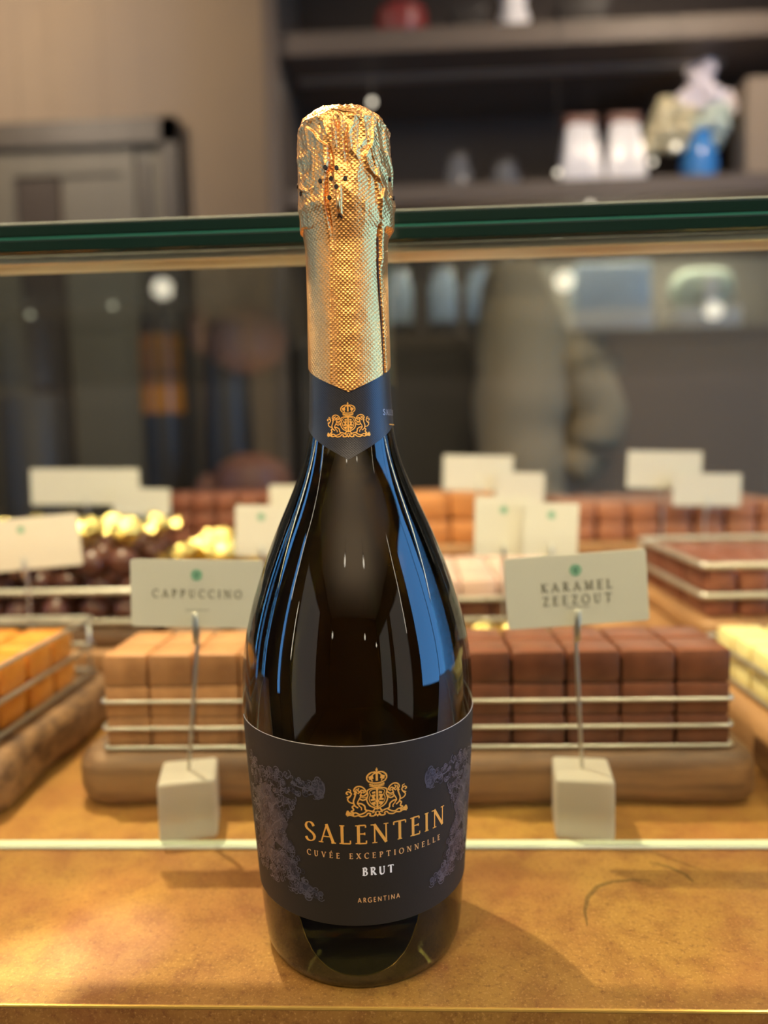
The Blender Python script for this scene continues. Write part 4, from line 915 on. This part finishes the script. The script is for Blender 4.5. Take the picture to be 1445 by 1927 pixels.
# the wire tongue pressed through the foil
tg = np.exp(-(np.clip(np.abs(S_+2.0)-.55, 0, 9)/.30)**2); R += .75*tg*sm(275.2, 275.9, Z)*(1-sm(283, 288, Z))
Xc = R*np.cos(TH+PHI0)/1000; Yc = R*np.sin(TH+PHI0)/1000; Zc_ = Z/1000
vs = np.stack([Xc, Yc, Zc_], -1).reshape(-1, 3)
me = bpy.data.meshes.new('foil_capsule')
J, I = np.meshgrid(np.arange(NZ), np.arange(NS), indexing='ij'); a = J*NS+I; b = J*NS+(I+1) % NS
F4 = np.stack([a, b, b+NS, a+NS], -1).reshape(-1, 4)
me.vertices.add(len(vs)); me.vertices.foreach_set('co', vs.ravel()); me.loops.add(F4.size); me.loops.foreach_set('vertex_index', F4.ravel().astype(np.int32))
me.polygons.add(len(F4)); me.polygons.foreach_set('loop_start', np.arange(0, F4.size, 4, dtype=np.int32)); me.polygons.foreach_set('loop_total', np.full(len(F4), 4, dtype=np.int32)); me.update(calc_edges=True)
ul = me.uv_layers.new(name='UVMap'); uu = S_.ravel().copy(); vz = (np.interp(TT, [0, 1], [0, 1])*0+Z).ravel(); vz = np.where(TT.ravel() > .86, (TT.ravel()*132), vz)
UV = np.stack([uu[F4], vz[F4]], -1); wrapm = (UV[:, :, 0].max(1)-UV[:, :, 0].min(1)) > 40; UV[wrapm, :, 0] = np.where(UV[wrapm, :, 0] < 0, UV[wrapm, :, 0]+2*PI*15.5, UV[wrapm, :, 0])
ul.data.foreach_set('uv', UV.ravel()); me.materials.append(M['foil']); me.polygons.foreach_set('use_smooth', np.ones(len(F4), dtype=bool)); me.validate(); me.update()
cap = link('foil_capsule', me, bottle); cap['label'] = 'copper gold embossed foil'
def cap_pt(s, z, off):
    i = int(round((s/15.5+PI)/(2*PI)*NS)) % NS; j = int(np.argmin(np.abs(Z[:, i]-z*1000))); Rr = R[j, i]+off
    return (Rr*math.cos(TH[j, i]+PHI0)/1000, Rr*math.sin(TH[j, i]+PHI0)/1000, z)
for s, z in ((-5.8, .2915), (-2.5, .2914), (-7.7, .2874), (.2, .2878), (-2.6, .2848), (-5.1, .2815), (-23.0, .2905), (-18.5, .2862), (-23.4, .2845), (17.9, .2908), (19.4, .2846), (-4.3, .2880)):
    e0 = Vector(cap_pt(s, z, -.35)); e1 = Vector(cap_pt(s, z, .26)); nn = Vector((e1.x, e1.y, 0)).normalized(); ux = Vector((-nn.y, nn.x, 0)); rr = .00072
    ring = [e1+nn*.00012+ux*rr*math.cos(k*PI/8)+Vector((0, 0, 1))*rr*1.1*math.sin(k*PI/8) for k in range(16)]; rb = [p-nn*.0010 for p in ring]
    MB().add(ring+rb, [tuple(range(16)), tuple(range(31, 15, -1))]+[(k, k+16, (k+1) % 16+16, (k+1) % 16) for k in range(16)]).build('punched_hole', M['black'], cap, None)
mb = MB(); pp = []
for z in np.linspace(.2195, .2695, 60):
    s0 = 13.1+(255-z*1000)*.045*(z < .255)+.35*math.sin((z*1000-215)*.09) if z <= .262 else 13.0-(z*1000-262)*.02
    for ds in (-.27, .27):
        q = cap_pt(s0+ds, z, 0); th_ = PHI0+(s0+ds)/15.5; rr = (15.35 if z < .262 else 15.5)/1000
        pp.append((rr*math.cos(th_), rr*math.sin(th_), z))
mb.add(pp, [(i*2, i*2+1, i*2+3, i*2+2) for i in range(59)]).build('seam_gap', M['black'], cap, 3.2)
e = [Vector(cap_pt(-2.0, z, .95)) for z in (.2762, .2790, .2820)]
MB().tube(e, [.00065, .0007, .0005], 10).build('wire_tab', M['wire'], cap, 3.2)
g0 = Vector(cap_pt(-2.6, .2748, .3)); g1 = Vector(cap_pt(-1.3, .2745, .3)); g2 = Vector(cap_pt(-2.0, .2756, .5))
MB().tube([g0, g2, g1], .00028, 6).build('wire_end', M['black'], cap, 3.2)
